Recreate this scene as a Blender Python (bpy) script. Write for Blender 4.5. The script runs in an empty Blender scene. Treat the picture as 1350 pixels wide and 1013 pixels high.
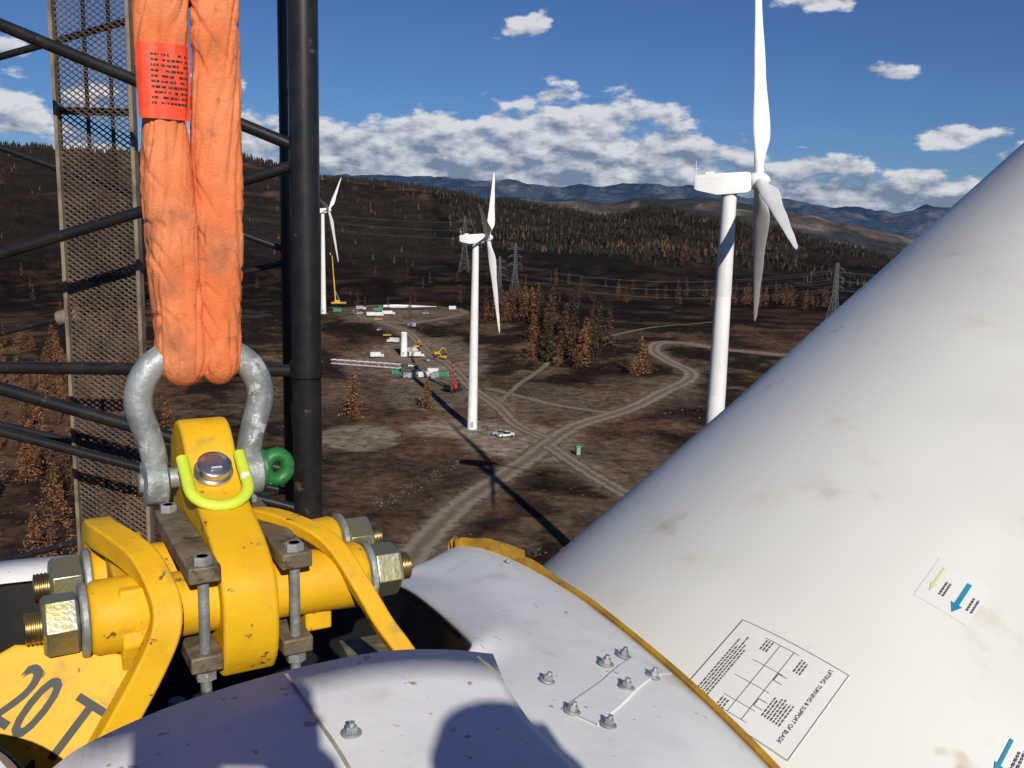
import bpy, math, random, bmesh
from mathutils import Vector as V, Matrix, noise as NZ
from mathutils.bvhtree import BVHTree
random.seed(7)
sc=bpy.context.scene
CAMH=84.0                      # nacelle roof eye height above the ground datum
def D(x,y,z): return V((x,y,z+CAMH))   # deck coordinates (metres from eye point)
rad=math.radians

# ------------------------------------------------------------------ helpers
def lerp(t,x):
    if x<=t[0][0]: return t[0][1]
    for (x0,y0),(x1,y1) in zip(t,t[1:]):
        if x<=x1:
            k=(x-x0)/(x1-x0); k=k*k*(3-2*k)
            return y0+(y1-y0)*k
    return t[-1][1]
def sstep(a,b,x):
    k=max(0,min(1,(x-a)/(b-a))); return k*k*(3-2*k)
def mixc(a,b,k): return tuple(a[i]+(b[i]-a[i])*k for i in range(3))

def mat(name,c1,c2=None,scale=5,rough=.5,metal=0,bump=0,bscale=40,ramp=(.4,.65),rough2=None,c3=None,s3=60,r3=(.62,.7),spec=.5,stretch=None,c4=None,s4=30,r4=(.62,.7)):
    m=bpy.data.materials.new(name); m.use_nodes=True
    nt=m.node_tree; b=nt.nodes['Principled BSDF']; L=nt.links
    b.inputs['Roughness'].default_value=rough; b.inputs['Metallic'].default_value=metal
    b.inputs['Specular IOR Level'].default_value=spec
    tc=nt.nodes.new('ShaderNodeTexCoord'); co=tc.outputs['Object']
    if stretch:
        mp=nt.nodes.new('ShaderNodeMapping'); mp.inputs['Scale'].default_value=stretch
        L.new(co,mp.inputs['Vector']); co=mp.outputs['Vector']
    def ns(s,d=3):
        n=nt.nodes.new('ShaderNodeTexNoise'); n.inputs['Scale'].default_value=s; n.inputs['Detail'].default_value=d
        n.inputs['Roughness'].default_value=.6
        L.new(co,n.inputs['Vector']); return n.outputs['Fac']
    def rp(f,a,c):
        r=nt.nodes.new('ShaderNodeMapRange'); r.inputs[1].default_value=a; r.inputs[2].default_value=c
        r.interpolation_type='SMOOTHSTEP'; L.new(f,r.inputs[0]); return r.outputs[0]
    def mx(f,a,c):
        x=nt.nodes.new('ShaderNodeMix'); x.data_type='RGBA'; L.new(f,x.inputs[0])
        for v,i in ((a,6),(c,7)):
            if isinstance(v,tuple): x.inputs[i].default_value=(*v,1)
            else: L.new(v,x.inputs[i])
        return x.outputs[2]
    if c2 is None: c2=tuple(c*.8 for c in c1)
    f=rp(ns(scale),*ramp); col=mx(f,c1,c2)
    if c3: col=mx(rp(ns(s3,5),*r3),col,c3)
    if c4: col=mx(rp(ns(s4,3),*r4),col,c4)
    L.new(col,b.inputs['Base Color'])
    if rough2 is not None:
        r=nt.nodes.new('ShaderNodeMapRange'); r.inputs[3].default_value=rough; r.inputs[4].default_value=rough2
        L.new(f,r.inputs[0]); L.new(r.outputs[0],b.inputs['Roughness'])
    if bump:
        bp=nt.nodes.new('ShaderNodeBump'); bp.inputs['Strength'].default_value=min(1,bump); bp.inputs['Distance'].default_value=.01 if bump<=1 else bump
        L.new(ns(bscale,4),bp.inputs['Height']); L.new(bp.outputs[0],b.inputs['Normal'])
    return m

class MB:
    def __init__(s): s.v=[];s.f=[];s.m=[]
    def add(s,vs,fs,m=0):
        o=len(s.v); s.v+= [tuple(v) for v in vs]
        for f in fs: s.f.append(tuple(i+o for i in f)); s.m.append(m)
    def lathe(s,p,ax,prof,n=24,m=0,rot=0,cap=True):
        p=V(p);ax=V(ax).normalized(); t=V((0,0,1)) if abs(ax.z)<.9 else V((1,0,0))
        a=ax.cross(t).normalized(); b=ax.cross(a); vs=[];fs=[]
        for t_,r in prof:
            for i in range(n):
                th=2*math.pi*i/n+rot
                vs.append(p+ax*t_+a*(r*math.cos(th))+b*(r*math.sin(th)))
        for k in range(len(prof)-1):
            for i in range(n):
                j=(i+1)%n; fs.append((k*n+i,k*n+j,(k+1)*n+j,(k+1)*n+i))
        if cap: fs.append(tuple(range(n))); fs.append(tuple((len(prof)-1)*n+i for i in range(n)))
        s.add(vs,fs,m)
    def cyl(s,a,b,r,r2=None,n=12,m=0):
        a=V(a);b=V(b); l=(b-a).length
        if l<1e-6: return
        s.lathe(a,b-a,[(0,r),(l,r if r2 is None else r2)],n,m)
    def tube(s,pts,rs,n=12,m=0,cap=True,up=None):
        pts=[V(p) for p in pts]; N=len(pts)
        if not isinstance(rs,(list,)): rs=[rs]*N
        vs=[];fs=[]; prev=V(up) if up else None
        for i,p in enumerate(pts):
            d=(pts[min(i+1,N-1)]-pts[max(i-1,0)]).normalized()
            if prev is None: prev=V((0,0,1)) if abs(d.z)<.9 else V((1,0,0))
            a=(prev-d*prev.dot(d)).normalized(); b=d.cross(a); prev=a
            r=rs[i]; ra,rb=(r if isinstance(r,tuple) else (r,r))
            for k in range(n):
                th=2*math.pi*(k+.5)/n; vs.append(p+a*(ra*math.cos(th))+b*(rb*math.sin(th)))
        for i in range(N-1):
            for k in range(n):
                j=(k+1)%n; fs.append((i*n+k,i*n+j,(i+1)*n+j,(i+1)*n+k))
        if cap: fs.append(tuple(range(n))); fs.append(tuple((N-1)*n+k for k in range(n)))
        s.add(vs,fs,m)
    def box(s,c,h,m=0,ax=None,taper=1):
        c=V(c); X,Y,Z=ax or (V((1,0,0)),V((0,1,0)),V((0,0,1)))
        vs=[]
        for k in (-1,1):
            t=taper if k>0 else 1
            for i,j in ((-1,-1),(1,-1),(1,1),(-1,1)): vs.append(c+X*(h[0]*i*t)+Y*(h[1]*j*t)+Z*(h[2]*k))
        s.add(vs,[(0,3,2,1),(4,5,6,7),(0,1,5,4),(1,2,6,5),(2,3,7,6),(3,0,4,7)],m)
    def prism(s,poly,vec,m=0):
        n=len(poly); vec=V(vec); vs=[V(p) for p in poly]+[V(p)+vec for p in poly]
        fs=[tuple(range(n)),tuple(range(2*n-1,n-1,-1))]+[(i,(i+1)%n,(i+1)%n+n,i+n) for i in range(n)]
        s.add(vs,fs,m)
    def obj(s,name,mats,parent=None,smooth=35,bevel=0,sub=0,solid=0,recalc=True,loc=None,rotz=0,segs=2):
        me=bpy.data.meshes.new(name); me.from_pydata(s.v,[],s.f)
        for mm in mats: me.materials.append(mm)
        me.polygons.foreach_set('material_index',s.m)
        if recalc:
            b=bmesh.new(); b.from_mesh(me); bmesh.ops.recalc_face_normals(b,faces=b.faces[:]); b.to_mesh(me); b.free()
        if smooth:
            me.shade_smooth(); me.set_sharp_from_angle(angle=rad(smooth))
        o=bpy.data.objects.new(name,me); sc.collection.objects.link(o)
        if parent: o.parent=parent
        if loc is not None: o.location=loc
        o.rotation_euler[2]=rotz
        if solid:
            q=o.modifiers.new('s','SOLIDIFY'); q.thickness=solid; q.offset=-1
        if bevel:
            q=o.modifiers.new('b','BEVEL'); q.width=bevel; q.segments=segs; q.limit_method='ANGLE'; q.angle_limit=rad(40); q.harden_normals=False
        if sub:
            q=o.modifiers.new('u','SUBSURF'); q.levels=sub; q.render_levels=sub
        return o
def empty(name,loc=(0,0,0),rotz=0):
    e=bpy.data.objects.new(name,None); e.location=loc; e.rotation_euler[2]=rotz; e.empty_display_size=.1
    sc.collection.objects.link(e); return e
def crom(pts,n):
    pts=[V(p) for p in pts]; out=[]
    P=[pts[0]*2-pts[1]]+pts+[pts[-1]*2-pts[-2]]
    for i in range(1,len(P)-2):
        for k in range(n):
            t=k/n; a,b,c,d=P[i-1],P[i],P[i+1],P[i+2]
            out.append(.5*((2*b)+(c-a)*t+(2*a-5*b+4*c-d)*t*t+(3*b-a-3*c+d)*t*t*t))
    out.append(pts[-1]); return out
def relax(P,n):
    for _ in range(n):
        P=[P[0]]+[(P[i-1]+P[i]*2+P[i+1])/4 for i in range(1,len(P)-1)]+[P[-1]]
    return P

# ------------------------------------------------------------------ materials
M={}
M['panel']=mat('white_panel_dirty',(.80,.80,.79),(.74,.74,.735),scale=5,rough=.42,bump=.08,bscale=30,c3=(.42,.33,.23),s3=42,r3=(.655,.69),c4=(.60,.58,.53),s4=6,r4=(.56,.74))
M['tower']=mat('white_tower_paint',(.78,.78,.77),(.72,.72,.71),scale=.2,rough=.4)
M['yellow']=mat('yellow_paint',(.70,.40,.010),(.64,.34,.009),scale=9,rough=.55,bump=.14,bscale=55,c3=(.14,.09,.035),s3=34,r3=(.63,.67),c4=(.45,.28,.03),s4=14,r4=(.56,.72),spec=.28)
M['zinc']=mat('zinc_bolt',(.42,.42,.33),(.50,.44,.20),scale=14,rough=.36,metal=.85,bump=.1,bscale=90)
M['brass']=mat('threaded_stud',(.40,.28,.11),(.22,.16,.09),scale=30,rough=.35,metal=.9)
M['galv']=mat('galvanised_steel',(.36,.38,.38),(.22,.24,.24),scale=16,rough=.55,metal=.5,bump=.25,bscale=60,c3=(.58,.60,.59),s3=26,r3=(.58,.66))
M['chrome']=mat('bright_bolt',(.62,.63,.65),(.5,.51,.52),scale=20,rough=.28,metal=.95)
M['green']=mat('green_pin_paint',(.012,.13,.025),(.02,.18,.04),scale=22,rough=.5,bump=.2,bscale=60,c3=(.25,.27,.25),s3=30,r3=(.66,.72))
M['lime']=mat('lime_ring_paint',(.58,.68,.05),(.50,.62,.05),scale=20,rough=.45,c3=(.7,.7,.6),s3=40,r3=(.64,.68))
M['rustbar']=mat('worn_steel_bar',(.14,.11,.07),(.24,.20,.14),scale=18,rough=.6,metal=.3,bump=.25,bscale=80,c3=(.08,.05,.03),s3=30,r3=(.55,.65))
M['orange']=mat('orange_sling_fabric',(.66,.165,.055),(.72,.235,.10),scale=6,rough=.9,bump=.35,bscale=240,c3=(.42,.145,.07),s3=9,r3=(.50,.72),spec=.15,c4=(.24,.10,.06),s4=20,r4=(.60,.76))
M['label']=mat('red_label',(.80,.08,.03),(.72,.06,.02),scale=30,rough=.5)
M['ink']=mat('black_ink',(.02,.02,.02),rough=.6)
M['ink2']=mat('grey_ink',(.10,.10,.11),rough=.6)
M['paper']=mat('decal_paper',(.69,.69,.675),(.66,.66,.645),scale=8,rough=.33)
M['blue']=mat('blue_ink',(.02,.26,.38),rough=.5)
M['yink']=mat('yellow_ink',(.62,.63,.28),rough=.5)
M['black']=mat('black_boom_paint',(.012,.012,.013),(.020,.018,.016),scale=8,rough=.32,c3=(.075,.055,.04),s3=12,r3=(.62,.70))
M['grate']=mat('rusty_grating',(.060,.038,.026),(.11,.075,.052),scale=5,rough=.7,metal=.2)
M['rail']=mat('grating_rail',(.22,.18,.12),(.12,.09,.06),scale=6,rough=.6)
M['dark']=mat('dark_interior',(.008,.008,.009),(.013,.012,.012),scale=4,rough=.8)
M['seal']=mat('yellow_edge_seal',(.50,.28,.02),(.32,.17,.015),scale=10,rough=.55,bump=.2)
M['seam']=mat('seam_sealant',(.42,.36,.26),(.30,.26,.2),scale=30,rough=.7)
M['grey']=mat('grey_paint',(.25,.28,.31),(.32,.35,.38),scale=1,rough=.5)
M['steelgrey']=mat('pylon_steel',(.13,.14,.15),(.17,.18,.19),scale=1,rough=.6)
M['tyre']=mat('tyre_rubber',(.02,.02,.02),rough=.8)
M['glass']=mat('dark_glass',(.02,.025,.03),rough=.12)
M['vwhite']=mat('vehicle_white',(.66,.66,.64),(.5,.5,.48),scale=.6,rough=.35)
M['vred']=mat('vehicle_red',(.50,.05,.03),(.4,.04,.03),scale=1,rough=.45)
M['vyel']=mat('vehicle_yellow',(.62,.34,.03),(.5,.28,.03),scale=1,rough=.5)
M['vgreen']=mat('vehicle_green',(.03,.20,.11),(.03,.16,.09),scale=1,rough=.5)
M['rock']=mat('pale_rock',(.26,.22,.18),(.17,.14,.11),scale=1,rough=.9)
M['skin']=mat('skin',(.5,.28,.2),(.45,.25,.18),scale=20,rough=.6)
M['jacket']=mat('jacket_cloth',(.05,.06,.09),(.04,.05,.07),scale=20,rough=.85)
M['helmet']=mat('helmet_plastic',(.7,.7,.68),rough=.35)

# ------------------------------------------------------------------ terrain
def cz(r,tab): return [(az,84+r*math.tan(rad(e))) for az,e in tab]
C1=cz(2400,[(-38,2.8),(-28.9,3.0),(-17,3.05),(-11,2.2),(-7.2,1.75),(-3.5,1.55),(-1.6,1.1),(2.1,.65),(5.8,.4),(8.1,.75),(12.6,.2),(14.8,-.3),(19,-1.2),(23,-1.7),(29,-1.8)])
C2=cz(5200,[(-5,1.0),(-1.6,1.1),(1,.98),(4.5,.9),(8,1.35),(10.4,1.38),(12.6,1.25),(14.8,.95),(17,.72),(19,.3),(21,-.2),(23,-.6),(29,-.8)])
C3=cz(9500,[(-20,2.0),(-3.5,2.1),(-2,2.0),(1.2,1.95),(3.9,2.25),(5.8,2.15),(8,2.0),(10.4,1.9),(12.6,1.7),(14.8,1.35),(17,1.2),(19,.95),(21.2,.75),(23.2,1.15),(25.5,.95),(29,.7),(35,.5)])
def terr0(r,az):
    c1=lerp(C1,az);
    if r<2400: return lerp([(0,0),(250,0),(380,-1),(500,1),(725,9),(950,7),(1300,8+.12*c1),(1800,.5*c1+5),(2400,c1)],r)
    c2=lerp(C2,az);c3=lerp(C3,az)
    return lerp([(2400,c1),(3300,min(c1,c2)-90),(5200,c2),(6800,min(c2,c3)-110),(9500,c3),(14000,c3-420)],r)
def terr(x,y):
    r=math.hypot(x,y);az=math.degrees(math.atan2(x,y)); z=terr0(r,az)
    if r>900:
        k=sstep(900,1800,r); 
        z+=k*(16*NZ.fractal(V((x/260,y/260,0)),1,2,4))
    if r>3000:
        k=sstep(3000,5200,r); f=NZ.ridged_multi_fractal(V((x/1300,y/1300,3)),1,2,5,1,2)
        z+=k*(f-1.1)*(36 if r<6800 else 36+ (min(r,9500)-6800)/2700*56)
    elif r<900:
        z+=.5*NZ.noise(V((x/35,y/35,0)))*sstep(100,300,r)
    return z
def pdist(x,y,pl):
    b=1e9
    for (x0,y0),(x1,y1) in zip(pl,pl[1:]):
        dx,dy=x1-x0,y1-y0; t=max(0,min(1,((x-x0)*dx+(y-y0)*dy)/(dx*dx+dy*dy)))
        b=min(b,math.hypot(x-x0-dx*t,y-y0-dy*t))
    return b
R1=[(-37,170),(-26,212),(-22,236),(-14,270),(-3,302),(8,332),(16,358),(28,388),(54,424),(79,470),(97,506),(101,532),(94,560),(90,595),(98,621),(113,622),(139,601),(173,583),(240,570),(330,600)]
R2=[(15,350),(26,315),(38,283),(52,250),(66,215)]
R3=[(14,362),(2,388),(-7,425),(-21,467),(-37,535),(-52,569),(-71,635),(-98,681),(-119,708)]
R4=[(-13,464),(6,443),(20,428),(43,415)]
R5=[(-110,691),(-81,677),(-60,700),(-44,735),(-41,770),(-60,805),(-90,822),(-117,812),(-128,785),(-127,750),(-110,691)]
R6=[(-7,425),(10,500),(40,600),(95,680),(160,740)]
PADS=[((-60,358),(17,24),(.20,.17,.12),.95),((2,356),(24,32),(.23,.18,.13),.85),((-56,550),(42,75),(.17,.13,.095),.8),((-90,745),(60,75),(.16,.12,.085),.75),((-35,465),(30,60),(.18,.14,.10),.7),((-20,380),(26,22),(.20,.16,.12),.8),((15,440),(45,40),(.13,.095,.065),.6),((-90,430),(40,50),(.11,.075,.05),.55),((40,330),(30,40),(.13,.095,.065),.5),((70,470),(30,40),(.12,.09,.06),.5),((-30,300),(30,40),(.10,.07,.045),.4)]
def tcol(x,y,r,az):
    n1=NZ.fractal(V((x/150,y/150,1)),1,2,4); n2=NZ.fractal(V((x/32,y/32,5)),1,2,4); n3=NZ.fractal(V((x/9,y/9,9)),1,2,3)
    burnt=(.020,.0130,.0100); brown=(.098,.055,.033); tan=(.19,.14,.10)
    if r<2700:
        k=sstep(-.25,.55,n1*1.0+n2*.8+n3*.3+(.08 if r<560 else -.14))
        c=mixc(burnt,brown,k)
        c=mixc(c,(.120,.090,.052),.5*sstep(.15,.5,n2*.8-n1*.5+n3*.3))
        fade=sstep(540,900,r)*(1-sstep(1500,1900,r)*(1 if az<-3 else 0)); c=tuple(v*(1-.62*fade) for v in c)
        if r<900:
            for (px,py),(sx,sy),pc,st in PADS:
                d=math.hypot((x-px)/sx,(y-py)/sy)+n2*.35+n3*.15
                c=mixc(c,pc,st*(1-sstep(.8,1.05,d)))
            for pl,w in ((R1,7),(R3,7),(R2,6)):
                if abs(x)<260 and r>150:
                    d=pdist(x,y,pl)+n3*4
                    c=mixc(c,tan,.55*(1-sstep(w*.6,w*1.5,d)))
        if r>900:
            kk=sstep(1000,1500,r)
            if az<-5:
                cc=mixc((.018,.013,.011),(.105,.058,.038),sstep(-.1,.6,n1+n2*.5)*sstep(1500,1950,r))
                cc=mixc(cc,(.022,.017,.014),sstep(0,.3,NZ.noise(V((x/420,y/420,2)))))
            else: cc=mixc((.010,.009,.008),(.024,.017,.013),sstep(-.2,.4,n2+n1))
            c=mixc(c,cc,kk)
        return c
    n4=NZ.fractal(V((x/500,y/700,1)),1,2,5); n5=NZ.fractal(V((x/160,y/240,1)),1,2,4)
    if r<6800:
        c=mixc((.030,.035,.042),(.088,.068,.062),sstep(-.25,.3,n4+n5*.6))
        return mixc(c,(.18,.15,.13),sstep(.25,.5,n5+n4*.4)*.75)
    c=mixc((.024,.050,.100),(.060,.080,.125),sstep(-.3,.4,n4+n5*.5))  # far range: aerial haze painted into the ground colour as blue
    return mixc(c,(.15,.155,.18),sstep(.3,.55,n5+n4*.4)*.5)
def build_terrain():
    azs=[-180+i*6 for i in range(22)]+[-48+i*1.0 for i in range(12)]+[-36+i*.22 for i in range(int(72/.22))]+[36+i*1.0 for i in range(12)]+[48+i*6 for i in range(22)]
    rs=[2,20,50,90,130,160]
    r=180
    while r<850: rs.append(r); r+=3.2 if r<620 else 5
    while r<2700: rs.append(r); r*=1.014
    while r<14000: rs.append(r); r*=1.017
    n=len(azs); vs=[];cs=[];fs=[]
    for r in rs:
        for a in azs:
            x=r*math.sin(rad(a));y=r*math.cos(rad(a))
            vs.append((x,y,terr(x,y)))
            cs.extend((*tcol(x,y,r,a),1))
    for i in range(len(rs)-1):
        for k in range(n):
            j=(k+1)%n; fs.append((i*n+k,(i+1)*n+k,(i+1)*n+j,i*n+j))
    fs.append(tuple(range(n)))
    me=bpy.data.meshes.new('ground'); me.from_pydata(vs,[],fs); me.shade_smooth()
    at=me.color_attributes.new('Col','FLOAT_COLOR','POINT'); at.data.foreach_set('color',cs)
    o=bpy.data.objects.new('ground',me); sc.collection.objects.link(o)
    m=bpy.data.materials.new('burnt_grassland'); m.use_nodes=True; nt=m.node_tree;b=nt.nodes['Principled BSDF'];L=nt.links
    b.inputs['Roughness'].default_value=.95; b.inputs['Specular IOR Level'].default_value=.05
    a=nt.nodes.new('ShaderNodeAttribute'); a.attribute_name='Col'
    tc=nt.nodes.new('ShaderNodeTexCoord')
    def ns(s,d):
        q=nt.nodes.new('ShaderNodeTexNoise'); q.inputs['Scale'].default_value=s; q.inputs['Detail'].default_value=d; q.inputs['Roughness'].default_value=.7
        L.new(tc.outputs['Object'],q.inputs['Vector']); return q.outputs['Fac']
    r1=nt.nodes.new('ShaderNodeMapRange'); r1.inputs[1].default_value=.3;r1.inputs[2].default_value=.7;r1.inputs[3].default_value=.30;r1.inputs[4].default_value=1.8
    L.new(ns(.22,6),r1.inputs[0])
    r2=nt.nodes.new('ShaderNodeMapRange'); r2.inputs[1].default_value=.3;r2.inputs[2].default_value=.7;r2.inputs[3].default_value=.55;r2.inputs[4].default_value=1.45
    L.new(ns(.018,5),r2.inputs[0])
    mm=nt.nodes.new('ShaderNodeMath'); mm.operation='MULTIPLY'; L.new(r1.outputs[0],mm.inputs[0]);L.new(r2.outputs[0],mm.inputs[1])
    vm=nt.nodes.new('ShaderNodeVectorMath'); vm.operation='SCALE'; L.new(a.outputs['Color'],vm.inputs[0]); L.new(mm.outputs[0],vm.inputs['Scale'])
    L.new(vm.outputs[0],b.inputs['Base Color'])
    bp=nt.nodes.new('ShaderNodeBump'); bp.inputs['Strength'].default_value=.7; bp.inputs['Distance'].default_value=.6
    L.new(ns(.6,3),bp.inputs['Height']); L.new(bp.outputs[0],b.inputs['Normal'])
    me.materials.append(m); return o
build_terrain()

# roads : draped ribbons, ragged edges
def road_mat():
    m=bpy.data.materials.new('dirt_road'); m.use_nodes=True; nt=m.node_tree;b=nt.nodes['Principled BSDF'];L=nt.links
    b.inputs['Roughness'].default_value=.95; b.inputs['Specular IOR Level'].default_value=.1
    uv=nt.nodes.new('ShaderNodeUVMap'); uv.uv_map='UVMap'; sp=nt.nodes.new('ShaderNodeSeparateXYZ'); L.new(uv.outputs[0],sp.inputs[0])
    tc=nt.nodes.new('ShaderNodeTexCoord'); n=nt.nodes.new('ShaderNodeTexNoise'); n.inputs['Scale'].default_value=.35; n.inputs['Detail'].default_value=6
    L.new(tc.outputs['Object'],n.inputs['Vector'])
    def mth(op,a,c=None):
        q=nt.nodes.new('ShaderNodeMath'); q.operation=op
        for i,v in enumerate((a,c)):
            if v is None: continue
            if isinstance(v,(int,float)): q.inputs[i].default_value=v
            else: L.new(v,q.inputs[i])
        return q.outputs[0]
    d=mth('ABSOLUTE',mth('SUBTRACT',sp.outputs[0],.5))          # 0 centre .5 edge
    tr=mth('ABSOLUTE',mth('SUBTRACT',d,.2))
    tr=mth('MULTIPLY',tr,8); tr=mth('ADD',tr,mth('MULTIPLY',mth('SUBTRACT',n.outputs['Fac'],.5),2.2))
    r=nt.nodes.new('ShaderNodeMapRange'); L.new(tr,r.inputs[0]); r.inputs[1].default_value=.2; r.inputs[2].default_value=1.2
    x=nt.nodes.new('ShaderNodeMix'); x.data_type='RGBA'; L.new(r.outputs[0],x.inputs[0]); x.inputs[6].default_value=(.25,.195,.145,1); x.inputs[7].default_value=(.15,.112,.08,1)
    L.new(x.outputs[2],b.inputs['Base Color'])
    e=mth('ADD',d,mth('MULTIPLY',mth('SUBTRACT',n.outputs['Fac'],.5),.7))
    al=nt.nodes.new('ShaderNodeMapRange'); L.new(e,al.inputs[0]); al.inputs[1].default_value=.30; al.inputs[2].default_value=.46; al.inputs[3].default_value=1; al.inputs[4].default_value=0
    L.new(al.outputs[0],b.inputs['Alpha'])
    return m
RM=road_mat()
def road(pl,w,dz):
    P=crom([V((x,y,0)) for x,y in pl],14); vs=[];fs=[];uvs=[]; K=7
    for i,p in enumerate(P):
        d=(P[min(i+1,len(P)-1)]-P[max(i-1,0)]).normalized(); s=V((d.y,-d.x,0))
        for k in range(K):
            q=p+s*(w*(k/(K-1)-.5)); vs.append((q.x,q.y,terr(q.x,q.y)+dz)); uvs.append((k/(K-1),i*.1))
    for i in range(len(P)-1):
        for k in range(K-1): fs.append((i*K+k,i*K+k+1,(i+1)*K+k+1,(i+1)*K+k))
    me=bpy.data.meshes.new('dirt_road'); me.from_pydata(vs,[],fs); u=me.uv_layers.new(name='UVMap')
    for l in me.loops: u.data[l.index].uv=uvs[l.vertex_index]
    me.materials.append(RM); me.shade_smooth()
    o=bpy.data.objects.new('dirt_road',me); sc.collection.objects.link(o)
for i,(pl,w) in enumerate(((R1,13),(R2,9),(R3,9),(R4,6),(R5,8.5),(R6,4))): road(pl,w,.12+.02*i)

# rocks beside road
mb=MB()
for i in range(120):
    t=random.random(); x=-40+23*t+random.gauss(0,1.6); y=262+62*t+random.gauss(0,3); s=random.uniform(.12,.34)
    z=terr(x,y); vs=[];
    for a in range(6):
        th=a*math.pi/3; rr=s*random.uniform(.7,1.2); vs.append((x+rr*math.cos(th),y+rr*math.sin(th),z-.05))
    vs.append((x,y,z+s*random.uniform(.5,.9)))
    mb.add(vs,[(a,(a+1)%6,6) for a in range(6)])
mb.obj('roadside_rocks',[M['rock']],smooth=0)

# ------------------------------------------------------------------ trees
def tree_mesh(name,seed,cols,dens=1.0,wide=.2,lv=26):
    rnd=random.Random(seed); mb=MB()
    mb.lathe((0,0,0),(0,0,1),[(0,.016),(.5,.010),(1,.002)],6,0)
    for k in range(lv):
        z=.08+.90*(k/lv)**.95; R=wide*(1-z)**.75*rnd.uniform(.6,1.15)+.012
        nb=rnd.randint(5,8)
        for j in range(nb):
            th=rnd.uniform(0,6.28); rr=R*rnd.uniform(.6,1.15)
            tip=V((rr*math.cos(th),rr*math.sin(th),z-rr*rnd.uniform(.0,.45)))
            base=V((0,0,z)); mb.tube([base,tip],[.003,.001],3,0,cap=False)
            nn=max(2,int(7*dens*(.5+rr/wide)))
            for q in range(nn):
                t=rnd.uniform(.25,1.05); c=base.lerp(tip,t)+V((rnd.gauss(0,.010),rnd.gauss(0,.010),rnd.gauss(0,.008)))
                s=rnd.uniform(.010,.026)*(1.2-.3*z)
                a=V((rnd.gauss(0,1),rnd.gauss(0,1),rnd.gauss(0,.5))).normalized()*s; b=V((rnd.gauss(0,1),rnd.gauss(0,1),rnd.gauss(0,.5))).normalized()*s
                mb.add([c-a,c+a,c+b,c-b*.8],[(0,1,2),(0,3,1)],1 if rnd.random()<.6 else 2)
    me_o=mb.obj(name,cols,smooth=0,recalc=False)
    me=me_o.data; bpy.data.objects.remove(me_o); return me
bark=mat('charred_bark',(.03,.022,.018),rough=.9)
nO=mat('scorched_needles',(.32,.135,.040),(.24,.09,.028),scale=8,rough=.9); nO2=mat('scorched_needles_dark',(.14,.06,.022),(.085,.038,.016),scale=8,rough=.9)
nG=mat('dark_needles',(.034,.038,.018),(.05,.045,.018),scale=8,rough=.9); nG2=mat('dark_needles_brown',(.095,.048,.020),(.04,.03,.014),scale=8,rough=.9)
TO=[tree_mesh('pine_o%d'%i,i,[bark,nO,nO2],wide=.33) for i in range(3)]
TG=[tree_mesh('pine_g%d'%i,10+i,[bark,nG,nG2],wide=.20) for i in range(3)]
TM=[tree_mesh('pine_m%d'%i,20+i,[bark,nO2,nG2],wide=.23) for i in range(2)]
TL=[tree_mesh('pine_l%d'%i,30+i,[bark,nO,nO2],wide=.26,dens=.45,lv=14) for i in range(3)]
def tree(x,y,h,kind,name='pine_tree'):
    o=bpy.data.objects.new(name,random.choice(kind)); sc.collection.objects.link(o)
    o.location=(x,y,terr(x,y)-.2); o.scale=(h*random.uniform(.85,1.15),h*random.uniform(.85,1.15),h); o.rotation_euler[2]=random.uniform(0,6)
for x,y,h,k in [(-68,395,20,TO),(-66,390,10,TO),(-38,413,15,TO),(71,514,23,TO),(75,519,15,TM),(66,512,10,TO),
    (21,548,29,TG),(31,563,30,TM),(41,540,24,TO),(36,549,20,TM),(48,556,25,TG),(54,592,32,TG),(62,604,26,TM),(25,578,26,TM),(15,560,20,TM),(11,551,14,TO),(33,588,31,TM),(45,577,24,TO),(18,715,30,TM),(8,724,26,TO),(-2,712,26,TM),(-9,700,28,TM),(41,642,32,TG),(25,652,28,TM),(13,612,20,TO),(20,670,28,TG),(29,702,30,TM),(3,742,26,TM),(52,624,24,TM),(14,738,25,TO),(-6,747,20,TO),
    (37,530,14,TM),(26,536,12,TO),(-14,705,18,TO),(-20,715,14,TO),
    (-150,285,15,TO),(-158,300,17,TO),(-141,288,13,TM),(-170,330,16,TO),(-132,262,13,TO),(-186,352,17,TM),(-126,300,12,TO),(-203,402,17,TO),(-176,292,15,TO),(-150,262,12,TM),(-165,275,14,TO),(-112,280,10,TO),(-98,300,9,TL),(-190,318,15,TO)]: tree(x,y,h,k)
# left valley trees seen through the boom
for i in range(130):
    x=random.uniform(-300,-88); y=-x*random.uniform(1.5,2.3)+random.uniform(0,70)
    if y<150: continue
    tree(x,y,random.uniform(9,17),(TO if random.random()<.7 else TM) if i%3==0 else TL)
for i in range(100):
    az=rad(random.uniform(6,23)); r=random.gauss(980,45); 
    if i%3==0: r=random.gauss(1000,25); az=rad(random.gauss(16.2,1.1))
    if random.random()<.25: r=random.gauss(1450,60); az=rad(random.uniform(7,11))
    tree(r*math.sin(az),r*math.cos(az),random.uniform(11,22),TL)
for i in range(60):
    az=rad(random.uniform(-30,-5)); r=random.uniform(620,1300)
    tree(r*math.sin(az),r*math.cos(az),random.uniform(7,15),TL)
for i in range(40):
    az=rad(random.gauss(1,3)); r=random.uniform(760,1250)
    tree(r*math.sin(az),r*math.cos(az),random.uniform(8,18),TL if i%2 else TM)
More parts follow.
